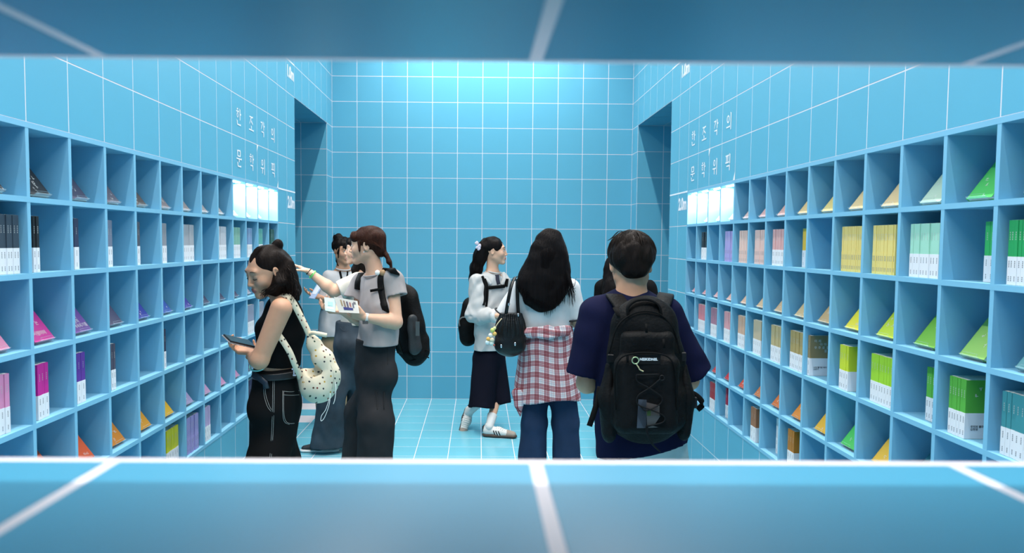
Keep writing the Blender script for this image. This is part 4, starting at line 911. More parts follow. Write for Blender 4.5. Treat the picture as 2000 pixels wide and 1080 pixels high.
def small_pack(name, label, D, K_pts, straps, nt=None):
    pass
MBP = mat('nylon_black2', (.0055,.0053,.0055), .6, var=.3, scale=30, bump=.3, bscale=90, spec=.10); MWB = mat('webbing_black', (.01,.01,.011), .75)
def pack_grey():
    D = 4.72; K = lambda x, y, dd=0: at(x,y,D+dd); e = empty('backpack', K(808,700)); tag(e, 'black backpack with a mesh side pocket on the woman in the grey T-shirt', 'backpack')
    lo, hi = bounds([K(770,540,-.2),K(845,705,.25)], .06); g = Sdf(lo, hi, .005); N_ = unit(V(-.80,-.60,0)); Rr = axes(V(.80,.60,0))
    g.path([K(795,585,.06),K(803,640,.06),K(808,682,.06)], [.105,.125,.115], .03, flat=(N_,.60)); g.box(K(806,672,.06), (.115,.075,.085), Rr, .05, .03)
    g.wrinkle(.005, 32, (1,1,1), 17); g.build('body', MBP, e)
    g = Sdf(lo, hi, .005); g.path([K(806,625,-.06),K(811,680,-.06)], [.035,.045], .02, flat=(unit(V(.5,-.85,0)),.5)); g.wrinkle(.003,50,(1,1,1),3); g.build('side_pocket', mat('net_dark',(.018,.020,.022),.5,var=.4,scale=200), e)
    m = MB(); a = K(815,642,-.10); m.box(a-V(.010,.004,.045), a+V(.014,.004,.045)); kid(m,'packet',mat('packet_grey',(.06,.07,.07),.3),e,False)
    ft = snapper(GREY_TEE)
    for pts, tail in (([(772,535),(762,527),(752,530),(746,541),(744,560),(747,585),(753,605)],[K(757,625,-.13),K(770,655,-.10),K(782,690,.0)]),([(712,528),(706,535),(701,550),(699,565),(697,585)],[])):
        q = [ft(x,y,.006) for x,y in pts]; q = [p for p in q if p is not None]
        if tail: q = [K(788,556,.10)]+q+tail
        m = MB(); ribbon(m, bez(q,5), .042, .010, (.8,-.4,.0)); kid(m,'shoulder_strap',MBP,e)
    q = ft(738,567,.014)
    if q is not None: m = MB(); ribbon(m, [q+V(-.045,-.01,-.008),q,q+V(.035,0,.006)], .016, .008, (0,0,1)); kid(m,'chest_buckle',MWB,e)
    q = ft(747,537,.024)
    if q is not None:
        for dx, c, r in ((-.010,(.80,.78,.74),.016),(.022,(.36,.22,.11),.019)):
            m = MB(); m.ell(q+V(dx,-.012,.0), (r,r*.7,r*1.05)); kid(m,'charm',mat('charm'+str(c),c,.6),e)
    for pts in ([(838,686),(830,683),(822,690)],[(838,699),(828,694),(820,688)],[(800,705),(812,702),(826,696)]):
        m = MB(); m.tube(bez([K(x,y,-.03) for x,y in pts],4), .004, 5); kid(m,'strap_tail',MWB,e)
pack_grey()

# ---------------------------------------------------------------- woman reaching for the shelf
def woman_reach():
    D = 5.55; f = V(-1,.05,0); hc = at(700,488,D); H = Head(hc, axes(V(-1,-.06,.02)), .97)
    nb = at(706,533,D); shn = at(693,551,D-.12); shf = at(700,548,D+.15); ch = at(698,590,D); pel = at(684,655,D)
    eln = at(652,569,D-.17); wrn = at(604,531,D-.20); elf = at(690,612,D+.18); wrf = at(668,600,D+.05)
    base = V(pel[0],pel[1],0); lo, hi = bounds([hc,nb,shn,shf,eln,wrn,elf,wrf,pel,at(560,505,D-.2)], .12)
    g = Sdf(lo, hi, .004); head(g, H, nb, .046); core(g, nb, ch, pel, shn, shf, f, .095)
    arm(g, shn, eln, wrn, (.048,.043,.040,.024)); arm(g, shf, elf, wrf, W_ARM)
    hand(g, wrn, V(-.86,.06,.42), V(-.25,-.15,-.95), 1, (.28,.16,.22,.36), .5, .12); hand(g, wrf, V(-.9,.2,.2), V(0,0,1), 1, (.5,.5,.5,.5))
    b = g.build('person', M_SKIN, None, head_color(H, SKIN['fair']), base)
    tag(b, 'woman in a cream top and faded jeans reaching one arm towards the shelf', 'person'); face_bits(H, b)
    M = hair_mat('hair_soft_black', (.010,.007,.0062), .1); g = Sdf(hc-V(.2,.2,.3), hc+.2, .0035)
    E = lambda c, r, k=.015, mode='u': g.ell(H.p(*c), V(*r)*H.k, H.R, k, mode)
    E((0,-.022,.038),(.086,.104,.086)); E((0,.108,-.055),(.10,.070,.10),.012,'s'); E((0,.070,.060),(.055,.024,.032),.015)
    g.path([H.p(-.06,-.03,.0),H.p(-.065,-.01,-.08),H.p(-.06,.02,-.15),H.p(-.055,.03,-.20)], [.030,.028,.024,.008], .02); g.path([H.p(0,-.08,0),H.p(0,-.08,-.1),H.p(0,-.07,-.2)], [.07,.08,.05], .03)
    g.wrinkle(.003, 100, (1,1,.2), 12); g.build('hair', M, b)
    MT = fabric('cotton_cream', (.58,.53,.46)); hem = at(690,633,D)
    top('top', MT, b, nb, shn, shf, ch, hem, f, .125, .125, [(shn+V(.02,0,.01), at(664,566,D-.155), .060, .066, .03, .023)], .80, neckr=.06, seed=4, sh_r=.05)
    MJ = mat('denim_faded', (.050,.064,.080), .85, var=.5, scale=5, bump=.15, bscale=400, spec=.08)
    fr = on_z(628,882,0)
    kn = [V(pel[0]+.05,pel[1]+.10,.46), V(mid(pel,fr,.55)[0]-.01,pel[1]-.07,.46)]; an = [V(pel[0]+.10,pel[1]+.10,.03), V(fr[0]+.045,fr[1],.045)]
    j = trousers('jeans', MJ, b, pel-V(0,0,.04), kn, an, .125, .150, .105, .125, f, at(686,626,D)[2], .006, 24, 77, .0075, .85, r0=.105)
    shoe((an[1][0]-.02,an[1][1],0), V(-1,-.10,0), WHITE_SHOE, b); shoe((an[0][0]-.02,an[0][1],0), V(-1,0,0), WHITE_SHOE, b)
    seam(j, [(665,640),(672,647),(683,645)], .002, mat('seam_denim',(.03,.04,.055),.9), 'seam')
    d = unit(wrn-eln)
    a = unit(np.cross(d,V(0,0,1))); c = np.cross(a,d)
    for off, r, m_, nm in ((.004,.0042,mat('hair_tie_black',(.012,.012,.012),.7),'hair_tie'),(-.030,.0085,mat('wristband_green',(.24,.80,.18),.5),'wristband')):
        w = wrn+d*off; mb = MB(); mb.tube([w+(a*math.cos(q)+c*math.sin(q))*(.0245-off*.10) for q in np.linspace(0,6.283,20)], r, 6, cap=False); wb = kid(mb,nm,m_,b)
    for i in (-1,0,1):
        w = wrn-d*.030-a*0; q = w+(np.array((0,-1,0))*.036)+c*i*.010-d*i*.0; mb = MB(); mb.ell(q,(.0032,.002,.0045)); kid(mb,'band_print',M_LASH,wb)
    return b
woman_reach()

# ---------------------------------------------------------------- woman with the high bun
def woman_bun():
    D = 6.35; f = V(.45,-.9,0); hc = at(670,489,D); H = Head(hc, axes(V(.66,-.74,-.12)), .97)
    nb = at(670,523,D+.02); shl = at(645,541,D); shr = at(692,541,D+.06); ch = at(664,580,D+.03); pel = at(662,660,D+.03)
    el1 = at(634,594,D-.05); wr1 = at(626,581,D-.22); el2 = at(692,600,D+.05); wr2 = at(672,590,D-.16)
    base = V(pel[0],pel[1],0); lo, hi = bounds([hc,nb,shl,shr,el1,wr1,el2,wr2,pel], .13)
    g = Sdf(lo, hi, .0042); head(g, H, nb, .046); core(g, nb, ch, pel, shl, shr, f, .095); arm(g, shl, el1, wr1, W_ARM); arm(g, shr, el2, wr2, W_ARM)
    hand(g, wr1, V(-.75,-.5,.25), V(.2,-.3,.9), 1, (.3,.35,.4,.45)); hand(g, wr2, V(-.8,-.5,.1), V(.1,-.2,.9), -1, (.5,.5,.5,.5))
    b = g.build('person', M_SKIN, None, head_color(H, SKIN['warm']), base)
    tag(b, 'woman with a high black bun and fringe in a white T-shirt and black lanyard', 'person'); face_bits(H, b)
    M = hair_mat('hair_jet', (.0075,.0055,.0055), .2); g = Sdf(hc-.17, hc+.2, .0035)
    E = lambda c, r, k=.015, mode='u': g.ell(H.p(*c), V(*r)*H.k, H.R, k, mode)
    E((0,-.022,.038),(.082,.098,.082)); E((0,.110,-.075),(.095,.075,.115),.012,'s'); E((0,.074,.040),(.058,.020,.030),.015)
    for x in (-1,1): E((x*.104,.0,-.04),(.036,.030,.048),.010,'s'); g.path([H.p(x*.066,.040,.03),H.p(x*.070,.035,-.02),H.p(x*.064,.035,-.06)], [.012,.008,.002], .006)
    g.ell(at(661,464,D+.02), (.042,.042,.032), None, .015); g.wrinkle(.005, 90, (1,1,1), 15); hr = g.build('hair', M, b)
    ps = [bez([at(655+RNG.uniform(-3,10),458+RNG.uniform(-3,8),D), at(652+RNG.uniform(-4,4),470+RNG.uniform(-6,8),D), at(651+RNG.uniform(-3,5),480+RNG.uniform(-4,8),D)],4) for i in range(16)]+[bez([at(658,497,D-.04),at(656+RNG.uniform(-1,2),508,D-.03),at(660+RNG.uniform(-2,3),520,D-.03)],4) for i in range(6)]
    strands(ps, .0014, M, hr, 'hair_locks')
    MT = fabric('cotton_offwhite', (.56,.55,.555)); hem = at(656,655,D)
    t = top('t_shirt', MT, b, nb, shl, shr, ch, hem, f, .150, .165, [(shl, at(634,588,D-.04), .062, .072, .03, .023), (shr, at(694,585,D+.06), .06, .07, .03, .023)], .62, neckr=.062, seed=8)
    for pts in ([(660,517),(664,530),(667,545)],[(677,520),(678,530),(677,545)]):
        strap_along(t, pts, .018, .003, MWB, 'lanyard', b, (1,0,0), .003)
    MP = fabric('twill_tan', (.46,.32,.19)); 
    trousers('trousers', MP, b, pel-V(0,0,.04), [V(pel[0]-.09,pel[1]+.02,.47),V(pel[0]+.09,pel[1]-.0,.47)], [V(pel[0]-.09,pel[1]+.03,.03),V(pel[0]+.10,pel[1]+.0,.03)], .125,.155,.105,.11, f, at(660,645,D)[2], .005, 24, 5)
    for dx in (-.09,.10): shoe((pel[0]+dx,pel[1]-.02,0), f, WHITE_SHOE, b)
    c = at(617,569,D-.30); Rr = Matrix(axes(V(-.5,-.6,.6)).tolist()).to_4x4(); Rr.translation = Vector(c)
    e = empty('phone', c); tag(e, 'pale blue phone in the hand of the woman with the high bun', 'phone')
    mb = MB(); mb.box((-.036,-.004,-.072),(.036,.004,.072),Rr); kid(mb,'body',mat('phone_pale_blue',(.42,.52,.72),.3),e,False)
    mb = MB(); mb.box((-.030,.0042,-.03),(.022,.0052,.075),Rr); kid(mb,'card',mat('card_white',(.72,.76,.80),.5),e,False)
woman_bun()

# ---------------------------------------------------------------- woman in the white gauze shirt
def woman_gauze():
    D = 6.2; f = V(.80,-.60,0); hc = at(966,490,D); H = Head(hc, axes(V(1,-.12,.03)), 1.0)
    nb = at(962,529,D+.01); shn = at(934,551,D-.07); shf = at(982,548,D+.08); ch = at(956,590,D); pel = at(955,690,D+.02)
    eln = at(927,618,D-.14); wrn = at(974,617,D-.26); elf = at(990,610,D+.05); wrf = at(985,620,D-.12)
    fr = on_z(975,853,0); bk = on_z(912,852,0); base = V(pel[0],pel[1],0)
    lo, hi = bounds([hc,nb,shn,shf,eln,wrn,elf,wrf,pel], .13); lo[2] = .05; lo[0] -= .12; hi[0] += .05; lo[1] -= .1
    g = Sdf(lo, hi, .0046); head(g, H, nb, .046); core(g, nb, ch, pel, shn, shf, f, .095); arm(g, shn, eln, wrn, W_ARM); arm(g, shf, elf, wrf, W_ARM)
    hand(g, wrn, V(.95,.1,.1), V(0,.8,.4), 1, (.6,.6,.6,.6)); hand(g, wrf, V(.6,-.6,.1), V(0,.3,.9), 1, (.5,.5,.5,.5))
    hipn, hipf = pel+V(-.03,-.05,-.06), pel+V(.04,.05,-.06); e1 = at(941,797,D-.12); e2 = at(980,790,D-.02)
    ann = at(918,803,D); anf = fr+V(-.078,.012,.095); knn = e1+V(0,0,.10); knf = e2+V(0,0,.10)
    g.cone(hipn,mid(hipn,e1,.8),.05,.04,.03); g.cone(mid(hipn,e1,.8),ann,.04,.030,.02); g.cone(hipf,at(970,778,D-.02),.05,.04,.03); g.cone(at(970,778,D-.02),anf,.04,.030,.02)
    b = g.build('person', M_SKIN, None, head_color(H, SKIN['fair']), base)
    tag(b, 'woman in a sheer white shirt and cropped navy trousers stepping across the floor', 'person'); face_bits(H, b)
    M = hair_mat('hair_jet', (.0075,.0055,.0055), .2); g = Sdf(hc-V(.25,.2,.40), hc+.18, .0035)
    E = lambda c, r, k=.015, mode='u': g.ell(H.p(*c), V(*r)*H.k, H.R, k, mode)
    E((0,-.022,.038),(.083,.100,.084)); E((0,.112,-.065),(.10,.082,.118),.012,'s'); E((.104,.006,-.03),(.036,.034,.050),.010,'s')
    g.path([H.p(.02,-.085,.03),H.p(.01,-.12,-.04),at(930,525,D+.02),at(926,545,D+.05),at(924,560,D+.06)], [.055,.055,.052,.044,.012], .03); g.wrinkle(.004, 90, (1,1,.25), 19); hr = g.build('hair', M, b)
    ps = [bez([H.p(RNG.uniform(-.05,.06),-.06,.10),H.p(RNG.uniform(-.04,.06),-.125,.03),at(930+RNG.uniform(-10,10),520,D+RNG.uniform(-.06,.06)),at(924+RNG.uniform(-8,12),545+RNG.uniform(-6,18),D+RNG.uniform(-.05,.06))],5) for i in range(80)]
    strands(ps, .0013, M, hr, 'hair_locks')
    mc = mat('clip_lilac', (.62,.54,.62), .4); mb = MB()
    for i in range(6): mb.ell(at(934+3*math.cos(i),480+6*math.sin(i*1.3),D-.07), (.012,.008,.018), rotm((0,1,0), i*40))
    kid(mb,'hair_clip',mc,hr)
    MT = mat('gauze_white', (.70,.69,.68), .85, spec=.15); nt = MT.node_tree; N, L = nt.nodes, nt.links
    tc = N.new('ShaderNodeTexCoord'); bs = N['Principled BSDF']; waves = []
    for dr in ('X','Z'):
        w = N.new('ShaderNodeTexWave'); w.bands_direction = dr; w.inputs['Scale'].default_value = 48; w.inputs['Distortion'].default_value = .6; L.new(tc.outputs['Object'], w.inputs[0]); waves.append(w)
    mn = N.new('ShaderNodeMath'); mn.operation = 'MINIMUM'; L.new(waves[0].outputs['Fac'], mn.inputs[0]); L.new(waves[1].outputs['Fac'], mn.inputs[1])
    mx = N.new('ShaderNodeMix'); mx.data_type = 'RGBA'; mx.inputs['A'].default_value = (.42,.42,.42,1); mx.inputs['B'].default_value = (.62,.61,.59,1); L.new(mn.outputs[0], mx.inputs['Factor']); L.new(mx.outputs['Result'], bs.inputs['Base Color'])
    hem = at(957,682,D)
    sh = top('shirt', MT, b, nb, shn, shf, ch, hem, f, .140, .165, [(shn, eln, .070, .070, .0, .014), (eln, at(969,617,D-.235), .066, .054, .03, .020), (shf, elf, .065, .06, 0, .01)], .68, neckr=.062, wr=(.0075,34,(1,1,.8)), seed=23)
    d = unit(at(969,617,D-.235)-eln); q = at(967,617,D-.23); mb = MB(); mb.tube([q-d*.02,q-d*.018,q+d*.018,q+d*.02], [.052,.058,.058,.050], 16); kid(mb,'cuff',mat('cuff_white',(.64,.63,.61),.8),sh)
    fs = snapper(sh)
    def pn(pts, w, m_, nm, off=.004, n=5):
        k = [fs(x,y,off) for x,y in pts]; k = [a for a in k if a is not None]
        if len(k) > 1: mb = MB(); ribbon(mb, bez(k,n), w, .004, (1,0,0)); return kid(mb,nm,m_,sh)
    pn([(968,537),(969,548),(971,556)], .055, mat('inner_navy',(.014,.016,.035),.8), 'inner_top', .002)
    pn([(946,533),(950,545),(958,556)], .030, MT, 'hood_edge', .006); pn([(983,533),(984,545),(978,556)], .030, MT, 'hood_edge', .006)
    MN = fabric('wool_navy', (.006,.0065,.013)); MK = mat('webbing_black', (.01,.01,.011), .75)
    e = empty('backpack', at(908,672,D+.1)); tag(e, 'small black backpack worn by the woman in the sheer white shirt', 'backpack')
    K = lambda x,y,dd=0: at(x,y,D+dd); lo, hi = bounds([K(890,580,0),K(935,675,.25)], .10); g = Sdf(lo, hi, .006)
    g.path([K(919,600,.10),K(915,635,.10),K(915,655,.10)], [.085,.105,.095], .03, flat=(unit(f),.72)); g.wrinkle(.004,36,(1,1,1),4); g.build('body', MBP, e)
    m = MB(); m.tube(bez([K(898,637,.0),K(897,626,.0),K(903,620,.0),K(912,620,0)],4), .006, 5); kid(m,'side_loop',mat('loop_grey',(.12,.12,.12),.5),e)
    for pts in ([(937,533),(945,545),(950,560),(950,580),(948,600)],[(940,540),(946,556),(945,575),(943,596)],[(990,545),(988,560)]):
        k = [fs(x,y,.006) for x,y in pts]; k = [a for a in k if a is not None]; m = MB(); ribbon(m, bez(k,5), .028, .006, (1,-.3,0)); kid(m,'shoulder_strap',MK,e)
    k = [fs(x,y,.012) for x,y in ((950,562),(962,561),(974,560),(986,559))]; k = [a for a in k if a is not None]; m = MB(); ribbon(m, k, .028, .005, (0,0,1)); kid(m,'chest_strap',MK,e)
    # cropped wide trousers, socks, striped sneakers
    zc = at(940,798,D)[2]
    lo, hi = bounds([pel,knn,knf,ann,anf], .22); g = Sdf(lo, hi, .006); f0 = unit(f)
    g.cone(pel+V(0,0,.10), pel-V(0,0,.03), .12, .145, .02, flat=(f0,.8)); 
    g.cone(pel+V(-.03,-.05,-.06), e1, .105, .112, .03, capb=1); g.cone(pel+V(.04,.05,-.06), e2, .10, .085, .03, capb=1)
    d1 = unit(e1-(pel+V(-.03,-.05,-.06))); d2 = unit(e2-(pel+V(.04,.05,-.06))); g.wrinkle(.004, 24, (1,1,.4), 41); g.cone(e1-d1*.03, e1+d1*.03, .092, .092, .004, 's'); g.cone(e2-d2*.03, e2+d2*.03, .066, .066, .004, 's')
    g.cut((0,0,pel[2]+.09),(0,0,1)); g.build('trousers', MN, b)
    sk = fabric('sock_white', (.66,.66,.65), bump=.3, bscale=300)
    for a, up, ln in ((ann, unit(mid(hipn,e1,.8)-ann), .16), (anf, unit(at(970,778,D-.02)-anf), .10)):
        g = Sdf(a-.2, a+.24, .004); g.cone(a-up*.02, a+up*ln, .032, .042, .01, capb=1); g.build('sock', sk, b)
    MWs = mat('leather_white', (.68,.66,.63), .45); MSd = mat('suede_sand', (.34,.28,.235), .9); MGm = mat('gum_sole', (.055,.035,.025), .6); MSt = mat('stripe_black', (.012,.012,.013), .5); ML = mat('lace_white', (.70,.70,.66), .7)
    for bs_, R in ((fr+V(-.035,0,.002), axes(V(.97,-.22,0))), (None, axes(V(-.24,-.50,-.83), V(.2,-.9,.35)))):
        if bs_ is None: bs_ = ann-R@V(0,-.045,.095)
        p, R, up = shoe(bs_, None, (MWs, MGm), b, R=R)
        tree = BVHTree.FromPolygons([v.co+Vector(wl(up)) for v in up.data.vertices], [tuple(q.vertices) for q in up.data.polygons])
        def hit(local, frm):
            o_ = Vector(p(*frm)); t_ = Vector(p(*local)); h = tree.ray_cast(o_, (t_-o_).normalized()); return None if h[0] is None else np.array(h[0]+h[1]*.0012)
        for sx in (-1,1):
            for i in range(3):
                qs = [hit((0,y_,z_),(sx*.2,y_,z_)) for y_, z_ in ((.010+.020*i,.022),(.002+.020*i,.040),(-.006+.020*i,.058))]
                qs = [q for q in qs if q is not None]
                if len(qs) > 1: mb = MB(); ribbon(mb, qs, .009, .0016, R[:,1]); kid(mb,'stripe',MSt,up)
        g = Sdf(bs_-.25, bs_+.25, .004); g.cone(p(0,.105,.030), p(.004,.150,.027), .034, .0275, .02, flat=(R[:,2],.95)); g.cut(p(0,0,.015), -R[:,2]); g.build('toe_cap', MSd, up)
        mb = MB(); mb.box((-.026,-.102,.04),(.026,-.092,.085),Matrix([list(R[0])+[bs_[0]],list(R[1])+[bs_[1]],list(R[2])+[bs_[2]],[0,0,0,1]])); kid(mb,'heel_tab',MSt,up,False)
        for i in range(6):
            y_ = .015+.016*i; z_ = .088-.007*i; qs = [hit((x_,y_,.0),(x_*1.2,y_+.01,.2)) for x_ in (-.024,-.008,.008,.024)]; qs = [q for q in qs if q is not None]
            if len(qs) > 1: mb = MB(); mb.tube(qs, .0032, 5); kid(mb,'lace',ML,up)
woman_gauze()

# ---------------------------------------------------------------- woman with long straight hair
def plaid():
    m = mat('plaid_red', (.7,.66,.66), .85, spec=.15); nt = m.node_tree; N, L = nt.nodes, nt.links; bs = N['Principled BSDF']
    a = N.new('ShaderNodeAttribute'); a.attribute_name = 'pat'; sp = N.new('ShaderNodeSeparateXYZ'); L.new(a.outputs['Vector'], sp.inputs[0]); outs = []
    for i, per in ((0,.062),(1,.066)):
        d = N.new('ShaderNodeMath'); d.operation = 'DIVIDE'; d.inputs[1].default_value = per; L.new(sp.outputs[i], d.inputs[0]); fr = N.new('ShaderNodeMath'); fr.operation = 'FRACT'; L.new(d.outputs[0], fr.inputs[0])
        r = N.new('ShaderNodeValToRGB'); r.color_ramp.interpolation = 'CONSTANT'; el = r.color_ramp.elements; red = (.46,.13,.16,1); pk = (.80,.55,.57,1); wh = (1,1,1,1); gr = (.70,.72,.80,1)
        st = [(0,wh),(.10,red),(.16,pk),(.22,red),(.27,pk),(.38,red),(.43,pk),(.50,red),(.56,wh),(.74,gr),(.80,wh),(.90,pk),(.94,wh)]
        el[0].position, el[0].color = st[0]; el[1].position, el[1].color = st[1]
        for ps_, c in st[2:]: q = el.new(ps_); q.color = c
        L.new(fr.outputs[0], r.inputs[0]); outs.append(r)
    mx = N.new('ShaderNodeMix'); mx.data_type = 'RGBA'; mx.blend_type = 'MULTIPLY'; mx.inputs['Factor'].default_value = 1; L.new(outs[0].outputs[0], mx.inputs['A']); L.new(outs[1].outputs[0], mx.inputs['B'])
    m2 = N.new('ShaderNodeMix'); m2.data_type = 'RGBA'; m2.blend_type = 'MULTIPLY'; m2.inputs['Factor'].default_value = 1; m2.inputs['A'].default_value = (.62,.57,.58,1); L.new(mx.outputs['Result'], m2.inputs['B']); L.new(m2.outputs['Result'], bs.inputs['Base Color'])
    return m
def woman_long():
    D = 4.4; f = V(.12,.99,0); hc = at(1072,492,D); H = Head(hc, axes(V(.15,1,-.08)), 1.0)
    nb = at(1072,546,D); shl = at(1014,566,D); shr = at(1114,562,D); ch = at(1068,605,D+.01); pel = at(1070,690,D+.02)
    ell_ = at(992,622,D+.02); elr = at(1128,628,D+.02); wrl = at(1010,625,D+.26); wrr = at(1110,628,D+.25)
    base = V(pel[0],pel[1],0); lo, hi = bounds([hc,nb,shl,shr,ell_,elr,wrl,wrr,pel], .13)
    g = Sdf(lo, hi, .005); head(g, H, nb, .046); core(g, nb, ch, pel, shl, shr, f, .095); arm(g, shl, ell_, wrl, W_ARM); arm(g, shr, elr, wrr, W_ARM)
    hand(g, wrl, V(.4,.9,.1), V(.3,0,.9), -1, (.5,.5,.5,.5)); hand(g, wrr, V(-.4,.9,.1), V(-.3,0,.9), 1, (.5,.5,.5,.5))
    b = g.build('person', M_SKIN, None, head_color(H, SKIN['fair']), base)
    tag(b, 'woman with very long straight black hair and a plaid shirt tied round her waist', 'person'); face_bits(H, b)
    M = hair_mat('hair_long_black', (.0062,.0046,.0048), .05); B = -.075
    lo, hi = bounds([at(990,440,D-.25),at(1140,630,D+.15)], .02); g = Sdf(lo, hi, .0046)
    E = lambda c, r, k=.015, mode='u': g.ell(H.p(*c), V(*r)*H.k, H.R, k, mode)
    E((0,-.020,.040),(.088,.104,.090)); E((0,.112,-.06),(.10,.075,.12),.012,'s')
    g.path([at(1073,470,D-.075),at(1071,500,D-.082),at(1068,525,D-.078),at(1061,555,D-.076),at(1062,574,D-.092),at(1070,588,D-.118)], [.070,.106,.125,.146,.105,.035], .045, flat=(V(0,1,0),.42))
    g.wrinkle(.004, 95, (1,1,.10), 27); hr = g.build('hair', M, b); ps = []
    for i in range(700):
        u = RNG.uniform(-1,1); s_ = RNG.uniform(.6,1.12)
        xm = 1068+u*44; xe = 1064+u*52*RNG.uniform(.75,1.05); ye = 574+(1-abs(u-.1))*40*s_+RNG.uniform(-12,8)
        if u > .82: xe = 1112+RNG.uniform(-6,14); ye = 560+RNG.uniform(-20,42)
        q = math.sqrt(max(0,1-u*u)); ps.append(bez([at(1072+u*12,456+6*abs(u),D-.05), at(1072+u*32,485,D-.03-.10*q), at(xm,525,D-.07-.065*q), at(mid((xm,),(xe,),.6)[0],560,D-.075-.066*q), at(xe,ye,D-.105-.03*q)],4))
    strands(ps, .0013, M, hr, 'hair_locks')
    # ringer tee
    MT = fabric('cotton_white', (.60,.605,.61)); hem = at(1070,652,D)
    t = top('t_shirt', MT, b, nb, shl, shr, ch, hem, f, .150, .145, [(shl+V(.01,0,0), at(990,615,D+.02), .062, .078, .03, .023), (shr-V(.01,0,0), at(1124,622,D+.02), .060, .070, .03, .023)], .66, neckr=.06, wr=(.0085,20,(1,1,.8)), seed=51)
    for a, e_, r in ((shl, at(990,615,D+.02), .079), (shr, at(1124,622,D+.02), .071)):
        d = unit(e_-a); x = unit(np.cross(d,V(0,1,0))); y = np.cross(d,x); mb = MB(); mb.tube([e_-d*.003+(x*math.cos(q)+y*math.sin(q))*r for q in np.linspace(0,6.283,25)], .0055, 6, cap=False); kid(mb,'sleeve_trim',mat('trim_black',(.012,.012,.013),.8),t)
    # plaid shirt round the waist
    c = at(1069,640,D+.02); bt = at(1070,779,D+.02); lo, hi = bounds([c,bt], .27); g = Sdf(lo, hi, .006); f0 = unit(f)
    g.cone(c+V(0,0,.012), c-V(0,0,.09), .145, .165, .03, flat=(f0,.74)); g.cone(c-V(0,0,.09), bt-V(0,0,.03), .165, .212, .03, flat=(f0,.70))
    g.cone(c+V(0,0,.006), c-V(0,0,.02), .150, .152, .02, flat=(f0,.76))
    g.wrinkle(.007, 26, (1,1,.35), 61); g.wrinkle(.005, 60, (.6,.6,1.6), 62, None, c+V(9,9,-.0)) if 0 else None
    g.cut(c+V(0,0,.012), (0,0,1)); g.cone(bt+V(0,0,.05), bt-V(0,0,.06), .180, .184, .004, 's', flat=(f0,.64))
    sl, (X,Y,Z) = g.sub(g.lo, g.lo+g.h*g.n); edge = bt[2]+.018*np.sin((X-bt[0])*13+.7)+.0*Y; g.d[sl] = np.maximum(g.d[sl], edge-Z)
    def pat(v): a = np.arctan2(v[:,0]-c[0], -(v[:,1]-c[1])/.72); return np.stack([a*.19+.02*(v[:,2]-c[2])+5, v[:,2]+.010*np.sin(a*4), 0*a],1)
    MPl = plaid(); ps_ = g.build('tied_shirt', MPl, b, None, None, pat)
    g = Sdf(*bounds([at(1003,768,D),at(1020,818,D)], .07), .004); g.path([at(1010,768,D-.06),at(1013,790,D-.06),at(1016,812,D-.05)], [.036,.028,.010], .01, flat=(V(0,1,0),.5)); g.wrinkle(.004,60,(1,1,.4),5); g.build('shirt_tail', MPl, ps_, None, None, pat)
    g = Sdf(*bounds([at(1030,640,D-.1),at(1110,650,D)], .12), .004); g.path([at(1030,647,D-.10),at(1070,644,D-.118),at(1108,642,D-.10)], .020, .03, flat=(V(0,1,0),.6)); g.path([at(1032,654,D-.10),at(1070,653,D-.122),at(1106,650,D-.10)], .020, .03, flat=(V(0,1,0),.6)); g.wrinkle(.004,60,(.5,1,2),7); g.build('waist_roll', MPl, ps_, None, None, pat)
    # jeans
    MJ = mat('denim_blue', (.022,.040,.085), .85, var=.22, scale=5, bump=.15, bscale=400, spec=.08)
    kn = [V(at(1042,850,D)[0],pel[1],.50),V(at(1106,850,D)[0],pel[1],.50)]; an = [V(kn[0][0]-.01,pel[1],.03),V(kn[1][0]+.01,pel[1],.03)]
    trousers('jeans', MJ, b, pel-V(0,0,.03), kn, an, .13, .168, .078, .092, f, at(1070,660,D)[2], .004, 24, 91, r0=.074)
    for a in an: shoe((a[0],a[1],0), f, WHITE_SHOE, b)
    return b, t
LONG, LONG_T = woman_long()
